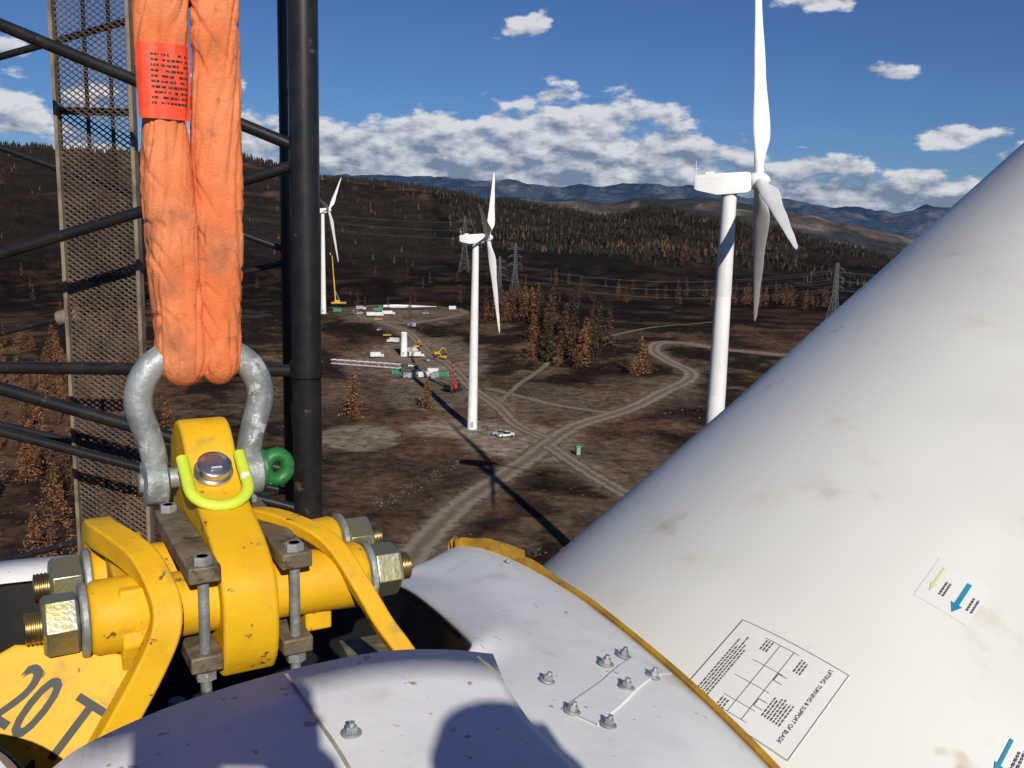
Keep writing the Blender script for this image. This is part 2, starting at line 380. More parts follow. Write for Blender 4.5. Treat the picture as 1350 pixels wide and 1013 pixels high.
# distant forest : one merged mesh
mb=MB(); rnd=random.Random(3)
def lowtree(x,y,h,m):
    z=terr(x,y)-.5; w=h*rnd.uniform(.15,.24); n=5
    for (z0,z1,ww) in ((.05,.7,1),(.45,1.0,.65)):
        vs=[(x+w*ww*rnd.uniform(.6,1.25)*math.cos(i*6.28/n+x),y+w*ww*rnd.uniform(.6,1.25)*math.sin(i*6.28/n+x),z+h*(z0+rnd.uniform(-.05,.05))) for i in range(n)]+[(x+rnd.gauss(0,.03)*h,y,z+h*z1)]
        mb.add(vs,[(i,(i+1)%n,n) for i in range(n)],m)
cnt=0
while cnt<9500:
    az=rnd.uniform(-34,34); r=rnd.uniform(1250,2500); 
    x=r*math.sin(rad(az)); y=r*math.cos(rad(az))
    den=NZ.fractal(V((x/210,y/210,7)),1,2,3)
    if az<-4: ok = (r>2280 and rnd.random()<.9) or (den>.32 and r>1700 and rnd.random()<.5) or rnd.random()<.03
    elif az<17: ok = den>-.15-(r-1350)/1300 and r>1450
    else: ok = den>.0
    if not ok: continue
    rust=.35 if az<-4 else .12+.45*sstep(.2,.5,NZ.noise(V((x/160,y/160,11))))
    lowtree(x,y,rnd.uniform(6,12.5),1 if rnd.random()<rust and r<2300 else 0); cnt+=1
for i in range(1900):
    az=rnd.uniform(-34,20); r=rnd.uniform(2330,2430); lowtree(r*math.sin(rad(az)),r*math.cos(rad(az)),rnd.uniform(7,17),0)
fo1=mat('distant_needles',(.009,.010,.008),(.015,.013,.010),scale=.02,rough=.95); fo2=mat('distant_needles_rust',(.105,.050,.024),(.055,.030,.018),scale=.02,rough=.95)
mb.obj('distant_pine_forest',[fo1,fo2],smooth=0,recalc=False)
# low dead brush on the plateau
mb=MB()
for i in range(6500):
    az=rad(rnd.uniform(-30,20)); r=rnd.uniform(200,760); x=r*math.sin(az);y=r*math.cos(az)
    if min(pdist(x,y,R1),pdist(x,y,R3),pdist(x,y,R2))<9: continue
    if NZ.noise(V((x/40,y/40,0)))<-.05: continue
    z=terr(x,y); s=rnd.uniform(.25,.9)
    vs=[(x+s*rnd.uniform(-1,1),y+s*rnd.uniform(-1,1),z+rnd.uniform(0,.9)*s) for q in range(6)]
    mb.add(vs,[(0,1,2),(3,4,5),(0,3,5),(1,4,2)],0 if rnd.random()<.6 else 1)
mb.obj('dry_brush',[mat('brush_dark',(.03,.022,.015),rough=1),mat('brush_tan',(.17,.10,.05),rough=1)],smooth=0,recalc=False)

# ------------------------------------------------------------------ wind turbines
def turbine(tx,ty,hubz,phi,azx=99,tilt=5,towerbase=None):
    e=empty('wind_turbine',(0,0,0)); a=rad(azx);t=rad(tilt)
    ax=V((math.sin(a)*math.cos(t),math.cos(a)*math.cos(t),math.sin(t))); up=V((-math.sin(t)*math.sin(a),-math.sin(t)*math.cos(a),math.cos(t))); h=V((math.sin(a-math.pi/2),math.cos(a-math.pi/2),0))
    base=terr(tx,ty)-1; top=hubz-1.9
    mb=MB(); H=top-base
    prof=[]
    for k in range(5):
        for q in (0,1):
            z=H*(k+q*.998)/5; prof.append((z,2.1-(2.1-1.28)*(z/H)))
        if k<4: prof+= [(H*(k+1)/5-.02,2.1-.82*(k+1)/5+.035),(H*(k+1)/5+.14,2.1-.82*(k+1)/5+.035)]
    prof=sorted(prof,key=lambda q:q[0])
    mb.lathe((tx,ty,base),(0,0,1),prof,32,0)
    mb.lathe((tx,ty,base-.5),(0,0,1),[(0,4),(1.55,4),(1.6,3.6)],24,1)
    mb.box((tx,ty-2.05,base+3.2),(.5,.12,1.1),2)
    mb.obj('tower',[M['tower'],M['rock'],M['grey']],e)
    hub=V((tx,ty,hubz))+ax*5.0
    mb=MB()
    def sec(s,w,zb,zt): 
        c=hub+ax*s; return [c-h*w+up*zb,c+h*w+up*zb,c+h*w*1.0+up*(zt-.5),c+h*(w-.45)+up*zt,c-h*(w-.45)+up*zt,c-h*w+up*(zt-.5)]
    S=[sec(-1.5,1.3,-1.5,1.5),sec(-2.3,1.65,-1.9,1.7),sec(-7.5,1.7,-1.95,1.75),sec(-10.8,1.55,-1.0,1.7),sec(-11.3,1.35,-.7,1.5)]
    vs=[p for s_ in S for p in s_]; fs=[(i*6+k,i*6+(k+1)%6,(i+1)*6+(k+1)%6,(i+1)*6+k) for i in range(4) for k in range(6)]+[tuple(range(6)),tuple(range(24,30))]
    mb.add(vs,fs); 
    mb.cyl(V((tx,ty,top-.3)),V((tx,ty,top+.6)),1.35,1.35,24)
    mb.cyl(hub-ax*10.8+up*1.6,hub-ax*10.8+up*4.2,.06,.05,6); mb.cyl(hub-ax*10.8+up*3.2-h*.6,hub-ax*10.8+up*3.2+h*.6,.05,.05,6); mb.cyl(hub-ax*11.4+up*2.9,hub-ax*10.2+up*2.9,.05,.05,6)
    mb.box(hub-ax*8.5+up*1.95,(.8,.6,.22),0,(ax,h,up))
    mb.obj('nacelle',[M['tower']],e,bevel=.18)
    mb=MB(); mb.lathe(hub-ax*1.5,ax,[(0,1.25),(.4,1.5),(1.7,1.55),(2.5,1.3),(3.1,.8),(3.4,.3),(3.45,.05)],28)
    mb.obj('spinner',[M['tower']],e,smooth=60)
    mb=MB()
    for p in phi:
        p=rad(p); d=up*math.cos(p)+h*math.sin(p); d=(d+ax*.03).normalized(); tt=d.cross(ax).normalized()
        N=30; n=20; vs=[]
        for i in range(N+1):
            s=i/N; r=1.0+39*s
            ch=lerp([(0,1.7),(.04,1.75),(.2,3.1),(.5,2.0),(.8,1.2),(.96,.7),(1,.12)],s); th=lerp([(0,1.7),(.04,1.7),(.12,1.1),(.2,.78),(.5,.38),(.8,.18),(1,.03)],s)
            tw=rad(lerp([(0,72),(.3,78),(1,88)],s)); cx=ax*math.sin(tw)+tt*math.cos(tw); tx_=ax*math.cos(tw)-tt*math.sin(tw)
            b=sstep(.03,.16,s)
            for k in range(n):
                q=2*math.pi*k/n; xx=math.cos(q)*.5; yy=math.sin(q)*.5
                yy*= (1-b)+b*(.35+.65*((.5+xx))**.6 if xx<.4 else .95)
                vs.append(hub+d*r+cx*((xx-.18*b)*ch*-1)+tx_*(yy*th))
        fs=[(i*n+k,i*n+(k+1)%n,(i+1)*n+(k+1)%n,(i+1)*n+k) for i in range(N) for k in range(n)]+[tuple(N*n+k for k in range(n))]
        mb.add(vs,fs)
    mb.obj('rotor_blades',[M['tower']],e,smooth=60)
turbine(37.7,170,91.5,(14,134,254))
turbine(-15.9,377,76.5,(168,288,48),azx=94)
turbine(-147,723,87.5,(170,290,50))

# ------------------------------------------------------------------ pylons and lines
def pylon(x,y,H,yaw=0):
    z0=terr(x,y)-.5; mb=MB(); c,s=math.cos(yaw),math.sin(yaw)
    def P(a,b,z): return V((x+a*c-b*s,y+a*s+b*c,z0+z))
    w=lambda z:lerp([(0,H*.085),(H*.6,H*.026),(H,H*.016)],z)
    lev=[0,.16,.3,.42,.52,.6,.68,.76,.84,.92,1]
    for i in range(len(lev)-1):
        a,b=lev[i]*H,lev[i+1]*H; wa,wb=w(a),w(b)
        cs=[(-1,-1),(1,-1),(1,1),(-1,1)]
        for k in range(4):
            p,q=cs[k],cs[(k+1)%4]
            mb.cyl(P(p[0]*wa,p[1]*wa,a),P(p[0]*wb,p[1]*wb,b),.2,.2,4)
            mb.cyl(P(p[0]*wa,p[1]*wa,a),P(q[0]*wb,q[1]*wb,b),.1,.1,4); mb.cyl(P(q[0]*wa,q[1]*wa,a),P(p[0]*wb,p[1]*wb,b),.1,.1,4)
            mb.cyl(P(p[0]*wb,p[1]*wb,b),P(q[0]*wb,q[1]*wb,b),.1,.1,4)
    tips=[]
    for f in (.62,.76,.9):
        z=f*H; L=H*.13
        for sg in (-1,1):
            t=P(sg*L,0,z+.3); tips.append(t-V((0,0,1.8)))
            for b in (-1,1):
                mb.cyl(P(sg*w(z),b*w(z),z),t,.12,.1,4); mb.cyl(P(sg*w(z),b*w(z),z+H*.045),t,.12,.1,4)
            mb.cyl(t,t-V((0,0,1.8)),.12,.12,5)
    mb.obj('power_pylon',[M['steelgrey']],smooth=0,recalc=False); return tips
t1=pylon(-64,1184,70,.2); t2=pylon(-14,856,44,.3); t3=pylon(0,955,54,.3); t4=pylon(246,722,50,-.9)
mb=MB()
def wire(a,b,sag=9):
    mb.tube([a.lerp(b,i/16)-V((0,0,4*sag*(i/16)*(1-i/16))) for i in range(17)],.032,4,0,cap=False)
far=[p+V((560,-260,8)) for p in t4]
for k in range(6):
    wire(t2[k],t4[k],12); wire(t1[k],t3[k]); wire(t4[k],far[k],12)
    wire(t1[k],t1[k]+V((-520,300,50)),14)
mb.obj('power_lines',[M['grey']],smooth=0,recalc=False)

# ------------------------------------------------------------------ worksite things
def place(mb,name,mats,x,y,yaw,bevel=.05,s=1):
    o=mb.obj(name,mats,loc=(x,y,terr(x,y)+.05),rotz=yaw,bevel=bevel); o.scale=(s,s,s); return o
VM=[M['vwhite'],M['glass'],M['tyre'],M['grey'],M['vred'],M['vyel'],M['vgreen'],M['black']]
def wheels(mb,xs,w,r=.45):
    for x in xs:
        for sg in (-1,1): mb.cyl((x,sg*(w-.28),r),(x,sg*w,r),r,r,14,2)
def pickup(x,y,yaw,c=0,name='pickup_truck',s=1):
    mb=MB(); mb.box((0,0,.85),(2.7,.95,.35),c); mb.box((.4,0,1.5),(.95,.85,.38),1,taper=.8); mb.box((.4,0,1.92),(.72,.7,.05),c); mb.box((-1.7,0,1.3),(.95,.9,.12),3); mb.box((2.0,0,1.25),(.7,.9,.1),c)
    wheels(mb,(-1.7,1.8),.98); place(mb,name,VM,x,y,yaw,s=s)
def boxtruck(x,y,yaw,c=0,name='box_truck',L=4,s=1):
    mb=MB(); mb.box((-1,0,2.2),(L-1.0,1.2,1.3),c); mb.box((-1,0,.75),(L-.5,.6,.12),7); mb.box((L-1.0,0,1.4),(.9,1.1,.85),0); mb.box((L-.35,0,1.75),(.3,.98,.4),1,taper=.9); mb.box((L-.15,0,.85),(.25,1.1,.35),0)
    wheels(mb,(-L+1,-L+2.1,L-.9),1.15,.5); place(mb,name,VM,x,y,yaw,s=s)
def container(x,y,yaw,c,L=6,s=1):
    mb=MB(); mb.box((0,0,1.45),(L/2,1.2,1.3),c)
    for i in range(int(L*2)): 
        for sg in (-1,1): mb.box((-L/2+.25+i*.5,sg*1.22,1.45),(.1,.03,1.2),c)
    for a in (-1,1):
        for b in (-1,1): mb.box((a*(L/2-.05),b*1.2,1.45),(.09,.09,1.38),3)
    mb.box((L/2+.02,0,1.45),(.03,.03,1.2),7); mb.box((0,0,.1),(L/2,1.1,.08),7)
    place(mb,'shipping_container',VM,x,y,yaw,s=s)
pickup(-2,363,.5,0,'pickup_truck',1.25); pickup(-4.5,366,.2,3,'pickup_truck',1.1)
mb=MB(); mb.box((0,0,1.2),(.6,.6,1.15),6); mb.box((0,0,2.42),(.66,.66,.08),6,taper=.9); mb.box((0,-.62,1.15),(.42,.03,.95),3); mb.cyl((.4,.4,2.4),(.4,.4,2.9),.07,.07,8,3); mb.box((0,0,.06),(.7,.7,.06),7)
place(mb,'portable_toilet',VM,25,337,.2,s=1.45)
mb=MB(); mb.lathe((0,0,0),(0,0,1),[(0,2.05),(.2,2.12),(.4,2.0),(13.6,1.9),(13.8,2.0),(14.2,2.0),(14.2,1.75),(13,1.7)],32,0); mb.box((0,-2.0,1.8),(.45,.1,1),3)
place(mb,'tower_section',[M['tower'],M['glass'],M['tyre'],M['grey']],-65,555,0,0)
container(-54,488,.1,3,7); container(-47,491,.2,0,6); container(-41,489,1.3,3,6); container(-37,493,.1,6,6); container(-51,497,.0,3,6); container(-62,496,.15,6,5); container(-43,503,.1,0,6)
boxtruck(-80,547,.3); boxtruck(-77,597,2.8); boxtruck(-57,552,.1,0,'box_truck',4.5); boxtruck(-61,566,1.0); pickup(-50,540,2,3); pickup(-84,620,.4,5); pickup(-92,640,1.4,3); boxtruck(-72,660,2.2,3); pickup(-20,470,.8); pickup(-56,520,.3,0)
def digger(x,y,yaw,c):
    mb=MB(); mb.box((0,0,1.6),(1.7,1.2,.7),c); mb.box((.6,-.5,2.6),(.7,.6,.7),1,taper=.9); 
    for sg in (-1,1): mb.tube([(-1.9,sg*1.1,.45),(-1.5,sg*1.1,.85),(1.5,sg*1.1,.85),(1.9,sg*1.1,.45),(1.5,sg*1.1,.08),(-1.5,sg*1.1,.08),(-1.9,sg*1.1,.45)],.28,6,2)
    mb.tube([(1.4,.3,1.8),(3.6,.3,4.6),(5.6,.3,4.2)],[.28,.3,.22],6,c); mb.tube([(5.6,.3,4.3),(6.2,.3,1.6)],.2,6,c); mb.box((6.0,.3,1.1),(.5,.6,.45),7,taper=1.2)
    place(mb,'excavator',VM,x,y,yaw)
digger(-46,560,.4,5); digger(-41,548,2.5,5); digger(-60,580,1.2,5)
# red crawler crane with short black lattice boom
mb=MB()
for sg in (-1,1): mb.tube([(-3.4,sg*2,.6),(-2.8,sg*2,1.15),(2.8,sg*2,1.15),(3.4,sg*2,.6),(2.8,sg*2,.1),(-2.8,sg*2,.1),(-3.4,sg*2,.6)],.5,6,2)
mb.box((-.6,0,2.3),(3.2,1.5,1.0),4); mb.box((2.0,-1.1,2.6),(.8,.6,.9),1,taper=.9); mb.box((-3.6,0,2.3),(.7,1.7,1.1),7)
for dx,dy in ((-.5,-.5),(.5,-.5),(.5,.5),(-.5,.5)): mb.cyl((2.2+dx,dy,2.8),(-.8+dx*.5,dy*.6,13),.16,.13,5,4 if dx<0 else 7)
for i in range(10):
    t0,t1_=i/10,(i+1)/10; sg=1 if i%2 else -1
    a=V((2.2-3*t0,0,2.8+10.2*t0)); b=V((2.2-3*t1_,0,2.8+10.2*t1_))
    mb.cyl(a+V((0,sg*.5,0)),b-V((0,sg*.5,0)),.09,.09,4,7); mb.cyl(a+V((sg*.5,-.5,0)),b+V((-sg*.5,-.5,0)),.09,.09,4,7)
place(mb,'crawler_crane',VM,-29,454,.9,0,1.15)
# lattice boom section lying on the ground
mb=MB(); Lb=42
for dy in (-1.1,1.1):
    for dz in (.5,2.7): mb.cyl((-Lb/2,dy,dz),(Lb/2,dy,dz),.2,.2,6,0)
for i in range(21):
    a=-Lb/2+i*2; b=a+2; s=1 if i%2 else -1
    for dy in (-1.1,1.1): mb.cyl((a,dy,1.6-1.1*s),(b,dy,1.6+1.1*s),.13,.13,4,4 if i%3==0 else 3)
    for dz in (.5,2.7): mb.cyl((a,-1.1*s,dz),(b,1.1*s,dz),.13,.13,4,7 if i%2 else 0)
place(mb,'crane_boom_section',VM,-82,518,-.28,0)
# rotor blade on a transport trailer
mb=MB(); mb.tube([(-22+44*i/16,0,2.9-.2*i/16) for i in range(17)],[(lerp([(0,.95),(.2,1.5),(1,.25)],i/16),lerp([(0,.95),(.2,.7),(1,.1)],i/16)) for i in range(17)],14,0)
mb.box((-5,0,1.15),(17,1.1,.14),7); mb.box((-24.6,0,1.9),(1.2,1.2,1.2),6); mb.box((-25.6,0,2.2),(.4,1.05,.45),1,taper=.9); wheels(mb,(-24.8,-22,-20.8,8,9.2,10.4),1.2,.5)
mb.box((-22,0,.9),(3,.6,.15),7)
place(mb,'blade_transport_trailer',VM,-86,775,.24,.05)
boxtruck(-108,711,.3); container(-104,718,.3,0,8); boxtruck(-97,724,.3,0,'box_truck',5); container(-110,758,.25,6,7); container(-52,790,.2,0,6); pickup(-120,730,1); pickup(-70,742,.4,3)
container(-140,742,.2,6,6); boxtruck(-125,765,.2,3); pickup(-100,690,.1,5)
# yellow mobile crane with telescopic boom
mb=MB(); mb.box((0,0,1.6),(6.5,1.4,.6),5); mb.box((5.4,0,2.5),(1,1.3,.7),1,taper=.9); mb.box((-1.2,0,3.1),(2.4,1.3,.9),5); wheels(mb,(-5,-3.4,-1.8,2.2,3.8,5.2),1.4,.65)
mb.tube([(-2.5,0,3.4),(-4,0,24)],.7,4,5); mb.tube([(-4,0,24),(-5.2,0,42)],.5,4,5); mb.tube([(-5.2,0,42),(-6.2,0,60)],.36,4,7); mb.cyl((1,0,3.8),(-3.3,0,13),.3,.3,8,3)
mb.cyl((-6.8,0,60),(-6.8,0,44),.08,.08,4,7); mb.box((-6.8,0,43.5),(.4,.4,.8),5)
place(mb,'mobile_crane',VM,-152,811,.4,0)

# ------------------------------------------------------------------ FOREGROUND: rotor blade root
A=V((.656,.668,.35)).normalized(); Cb=V((.770,2.188,-1.623))
ra=V((.0414,.9523,-.359)); nb=A.cross(ra).normalized(); mbv=A.cross(nb)
def tubeP(s,th,off=0):
    t=rad(th); R=1.0+.012*max(0,s-1)+off
    return Cb+A*s+(nb*math.cos(t)+mbv*math.sin(t))*R+V((0,0,CAMH))
mb=MB(); vs=[];fs=[]
SS=[-1.0+i*.12 for i in range(50)]+[5+i*1.0 for i in range(34)]
n=128
for s in SS:
    k=sstep(4.6,10,s); taper=1-sstep(8,42,s)*.88
    for i in range(n):
        th=360*i/n; t=rad(th)
        R=1.0+.012*max(0,min(s,5)-1)
        a=math.cos(t)*R; b=math.sin(t)*R
        a2=a*(1+.55*k)*taper+(.5*k*taper); b2=b*(1-.62*k)*taper
        vs.append(Cb+A*s+nb*a2+mbv*b2+V((0,0,CAMH)))
for i in range(len(SS)-1):
    for k in range(n): fs.append((i*n+k,i*n+(k+1)%n,(i+1)*n+(k+1)%n,(i+1)*n+k))
fs.append(tuple((len(SS)-1)*n+k for k in range(n)))
mb.add(vs,fs)
M['bladeshell']=mat('blade_gelcoat',(.69,.69,.65),(.61,.61,.575),scale=.9,rough=.34,bump=.05,bscale=9,c3=(.52,.46,.36),s3=5,r3=(.58,.80),rough2=.45,c4=(.44,.36,.24),s4=4.3,r4=(.69,.75))
blade=mb.obj('rotor_blade',[M['bladeshell']],smooth=60)
# decals on the shell
def quadS(mb,s0,s1,t0,t1,off,m,N=6):
    vs=[];fs=[]
    for i in range(N+1):
        for s in (s0,s1): vs.append(tubeP(s,t0+(t1-t0)*i/N,off))
    for i in range(N): fs.append((2*i,2*i+1,2*i+3,2*i+2))
    mb.add(vs,fs,m)
mb=MB(); s0,s1,t0,t1=-.43,-.20,48.2,60.8
quadS(mb,s0,s1,t0,t1,.0015,0,10)
e_=.0010; te=.05
for a,b in ((s0+.001,s0+.001+e_),(s1-.001-e_,s1-.001)): quadS(mb,a,b,t0+.05,t1-.05,.003,1)
for a in (t0+.05,t1-.12): quadS(mb,s0+.001,s1-.001,a,a+te,.003,1,1)
r_=random.Random(5)
def textrows(sa,sb,ta,tb,rows,fill=.9,h=.45):
    for k in range(rows):
        t=ta+(tb-ta)*(k+.25)/rows; s=sa; e=sa+(sb-sa)*r_.uniform(fill-.2,fill)
        while s<e:
            w=r_.uniform(.003,.010); quadS(mb,s,min(s+w,e),t,t+(tb-ta)/rows*h,.003,1,1); s+=w+.0022
textrows(s0+.01,s1-.01,49.3,50.9,5); textrows(s0+.05,s0+.115,56.2,58.4,7)
textrows(s0+.015,s0+.05,52,53,3); textrows(s1-.05,s1-.015,51.8,52.8,3); textrows(s1-.06,s1-.02,56,57,3)
for ta in (53.4,55.0): quadS(mb,s0+.02,s1-.02,ta,ta+.05,.003,1,1)
for k,sa in enumerate((s0+.02,s0+.05,s0+.10,s0+.15,s1-.02)): quadS(mb,sa,sa+.0008,51.6+.4*(k%2),55.6,.003,1,2)
for sa in (s0+.06,s0+.13): quadS(mb,sa,sa+.018,55.1,55.15,.003,1,1); quadS(mb,sa,sa+.001,55.1,56.1,.003,1,1); quadS(mb,sa+.018,sa+.019,55.1,56.1,.003,1,1)
def arrow(sa,sb,tc,w,m):
    quadS(mb,sa+.022,sb,tc-w*.4,tc+w*.4,.002,m,2)
    mb.add([tubeP(sa,tc,.002),tubeP(sa+.026,tc-w,.002),tubeP(sa+.026,tc+w,.002)],[(0,1,2)],m)
quadS(mb,.065,.195,61.2,67.4,.0008,0,6)
arrow(.095,.175,62.3,.36,3); arrow(.075,.170,65.4,.66,2)
for tt_ in (63.2,63.6,66.4,66.9): textrows(.10,.16,tt_,tt_+.3,1,h=.7)
arrow(-.19,-.10,76.2,.45,2); textrows(-.19,-.08,77.1,78.0,2)
decal=mb.obj('blade_handling_decal',[M['paper'],M['ink2'],M['blue'],M['yink']],parent=blade,smooth=60,recalc=False)
def flat_text(txt,size,mp,m,name,parent):
    cu=bpy.data.curves.new('t','FONT'); cu.body=txt; cu.size=size; cu.resolution_u=3
    o=bpy.data.objects.new('t',cu); sc.collection.objects.link(o); dg=bpy.context.evaluated_depsgraph_get()
    me=bpy.data.meshes.new_from_object(o.evaluated_get(dg)); bpy.data.objects.remove(o)
    for v in me.vertices: v.co=mp(v.co.x,v.co.y)
    me.materials.clear(); me.materials.append(m); q=bpy.data.objects.new(name,me); sc.collection.objects.link(q); q.parent=parent; return q
flat_text('LIFTING, TURNING & SUPPORT OF BLADE',.0105,lambda x,y:tubeP(s1-.012-x,58.9+math.degrees(y),.003),M['ink'],'decal_text',blade)

# ------------------------------------------------------------------ hub cowl (white panels)
hubE=empty('rotor_hub_cowl',(0,0,0))
edge=[(-.52,.35,-.56),(-.475,.62,-.545),(-.438,.821,-.535),(-.432,.92,-.556),(-.37,.999,-.556),(-.272,1.08,-.556),(-.163,1.141,-.557),(-.08,1.165,-.563),(-.016,1.179,-.574)]
E=crom(edge,6)
mb=MB(); vs=[];fs=[];cols=46; rows=26
for i in range(cols+1):
    f=i/cols
    u_=f*(len(E)-1); k=min(int(u_),len(E)-2); far_=E[k].lerp(E[k+1],u_-k)
    nearp=V((-.55+.93*f,-.9,-.66))
    for j in range(rows+1):
        g=j/rows; p=far_.lerp(nearp,g)
        sx=lerp([(-.9,.38),(-.2,.38),(.4,.32),(.76,.22),(.943,.14),(1.035,.087),(1.118,.034),(1.18,-.016)],p.y)
        lx=lerp([(-.9,-.56),(.35,-.52),(.62,-.475),(.821,-.438),(.92,-.432),(1.0,-.37),(1.08,-.272),(1.141,-.163),(1.18,-.016)],p.y)
        w=sstep(0,.25,g)
        p=V((p.x*(1-w)+w*(lx+(sx-lx)*f),p.y,p.z))
        p.z+=.012*math.sin(math.pi*f)*sstep(0,.3,g)
        vs.append(p+V((0,0,CAMH)))
for i in range(cols):
    for j in range(rows): fs.append((i*(rows+1)+j,(i+1)*(rows+1)+j,(i+1)*(rows+1)+j+1,i*(rows+1)+j+1))
mb.add(vs,fs); p1=mb.obj('roof_panel',[M['panel']],hubE,smooth=40,solid=.006)
secs=[((-.269,1.992,-.80),(-.235,2.07,-.815),(-.215,2.183,-.85)),((-.184,1.751,-.726),(-.125,1.93,-.770),(-.132,2.247,-.805)),((-.081,1.412,-.640),(-.04,1.702,-.717),(-.035,2.149,-.785)),
 ((-.022,1.19,-.584),(.043,1.504,-.686),(.06,2.01,-.775)),((.03,1.123,-.583),(.132,1.324,-.675),(.175,1.79,-.765)),((.083,1.04,-.590),(.193,1.182,-.672),(.30,1.48,-.760)),((.136,.948,-.597),(.237,1.08,-.673),(.394,1.264,-.784)),
 ((.235,.75,-.62),(.33,.85,-.71),(.5,1.0,-.84)),((.35,.3,-.66),(.45,.35,-.77),(.68,.45,-1.0)),((.42,-.3,-.70),(.52,-.3,-.8),(.85,-.3,-1.15))]
cI=relax(crom([s[0] for s in secs],8),4); cC=relax(crom([s[1] for s in secs],8),30); cO=relax(crom([s[2] for s in secs],8),14)
# tuck the inner flange of the ring under the roof panel
for i in range(len(cI)):
    k=sstep(20,27,i); cI[i]=cI[i]+V((-.075,-.045,-.012))*k
mb=MB(); vs=[];fs=[]; W=17
for a,b,c in zip(cI,cC,cO):
    for j in range(W):
        t=j/(W-1)
        if t<.42: p=a.lerp(b,t/.42)
        else: p=b.lerp(c,(t-.42)/.58)
        p=p+V((0,0,.014*math.sin(math.pi*max(0,(t-.42)/.58))))
        vs.append(p+V((0,0,CAMH)))
    q=c+V((.01,.004,-.05)); vs.append(q+V((0,0,CAMH)))
W1=W+1
for i in range(len(cI)-1):
    for j in range(W): fs.append((i*W1+j,(i+1)*W1+j,(i+1)*W1+j+1,i*W1+j+1))
mb.add(vs,fs); p2=mb.obj('cowl_ring',[M['panel']],hubE,smooth=50,solid=.006)
dg=bpy.context.evaluated_depsgraph_get()
bv1=BVHTree.FromObject(p1,dg); bv2=BVHTree.FromObject(p2,dg)
def drop(x,y):
    best=None
    for bv in (bv1,bv2):
        h=bv.ray_cast(V((x,y,CAMH+.3)),V((0,0,-1)))
        if h[0] is not None and (best is None or h[0].z>best[0].z): best=h
    if best is None: return V((x,y,CAMH-.6)),V((0,0,1))
    nn=best[1]; nn=nn if nn.z>0 else -nn
    return best[0],nn
# far and left rim of the opening + dark interior
rim=[(-.269,1.992,-.80),(-.5,2.2,-.89),(-.85,2.42,-.97),(-1.216,2.50,-1.01),(-1.5,2.3,-.99),(-1.6,1.8,-.91),(-1.2,1.3,-.74),(-.8,1.08,-.63),(-.62,1.01,-.605),(-.52,.93,-.60),(-.455,.80,-.56)]
Rm=crom(rim,6); cen=V((-.6,1.6,-.8))
mb=MB(); vs=[];fs=[]
for p in Rm:
    d=(p-cen); d.z=0; d.normalize()
    wv=.05+.12*sstep(1.0,1.6,abs(p.x)+p.y*.4)
    vs+= [p+V((0,0,CAMH-.01)),p+d*.03+V((0,0,CAMH+.012)),p+d*wv+V((0,0,CAMH+.0)),p+d*(wv+.25)+V((0,0,CAMH-.25)),p+d*(wv+.4)+V((0,0,CAMH-1.6))]
for i in range(len(Rm)-1):
    for j in range(4): fs.append((i*5+j,i*5+j+1,(i+1)*5+j+1,(i+1)*5+j))
mb.add(vs,fs); mb.obj('opening_rim',[M['panel']],hubE,smooth=50)
loop=[p.copy() for p in Rm]+[p.copy() for p in E[12:]]+[p.copy() for p in cI[0:22]][::-1]
mb=MB(); vs=[];fs=[];n=len(loop)
for p in loop:
    q=cen+(p-cen)*.985; vs+= [V((q.x,q.y,p.z-.012+CAMH)),V((q.x,q.y,-1.9+CAMH))]
for i in range(n):
    j=(i+1)%n; fs.append((2*i,2*j,2*j+1,2*i+1))
fs.append(tuple(2*i+1 for i in range(n)))
mb.add(vs,fs)
mb.obj('hub_interior',[M['dark']],hubE,smooth=0)
mb=MB(); mb.lathe(D(-.5,1.75,-1.5),(0,0,1),[(0,.62),(.25,.62),(.25,.5),(0,.5)],40,0); 
for i in range(20):
    th=i*math.pi/10; mb.lathe(D(-.5+.56*math.cos(th),1.75+.56*math.sin(th),-1.25),(0,0,1),[(0,.022),(.03,.022)],6,1)
mb.box(D(-.22,1.62,-1.05),(.05,.16,.22),2,(V((.9,.4,0)),V((-.4,.9,0)),V((0,0,1))))
mb.obj('hub_flange',[M['dark'],M['galv'],M['rustbar']],hubE)
# outer shell under the cowl, nacelle body and our tower
mb=MB(); mb.box(D(-.1,-.55,-1.6),(.9,1.35,.85),0); mb.box(D(0,-5.5,-1.7),(1.7,3.8,1.6),0); mb.obj('nacelle_body',[M['panel']],hubE,bevel=.15)
mb=MB(); mb.lathe((0,-4,-.5),(0,0,1),[(0,2.1),(82,1.3)],32); mb.obj('turbine_tower',[M['tower']],hubE)
# yellow edge seal : stands a little above the cowl edge, deeper flap at the far end
mb=MB(); vs=[];fs=[]
SL=[p.copy() for p in cO[5:]]; SL=[V((-.150,2.262,-.805)),V((-.138,2.272,-.800))]+SL[3:]
N_=len(SL)
for i,p in enumerate(SL):
    d=(SL[min(i+1,N_-1)]-SL[max(i-1,0)]); d.z=0; d.normalize(); s=V((-d.y,d.x,0)); 
    if s.x<0: s=-s
    hh=lerp([(0,.004),(3,.020),(9,.026),(13,.022),(14.5,.004),(16,.018),(24,.012),(34,.009),(60,.008)],i)+.003*math.sin(i*.8)*(1 if i<22 else .3)
    ww=lerp([(0,.01),(6,.04),(13,.05),(15,.02),(24,.014),(60,.014)],i)
    for a,b in ((-.001,-.02),(.0,hh*.6),(.006,hh),(ww,hh*.4),(ww+.006,-.03)): 
        vs.append(p+s*a+V((0,0,b+CAMH)))
for i in range(N_-1):
    for j in range(5): fs.append((i*5+j,i*5+(j+1)%5,(i+1)*5+(j+1)%5,(i+1)*5+j))
mb.add(vs,fs); mb.obj('edge_seal',[M['seal']],hubE,smooth=40)
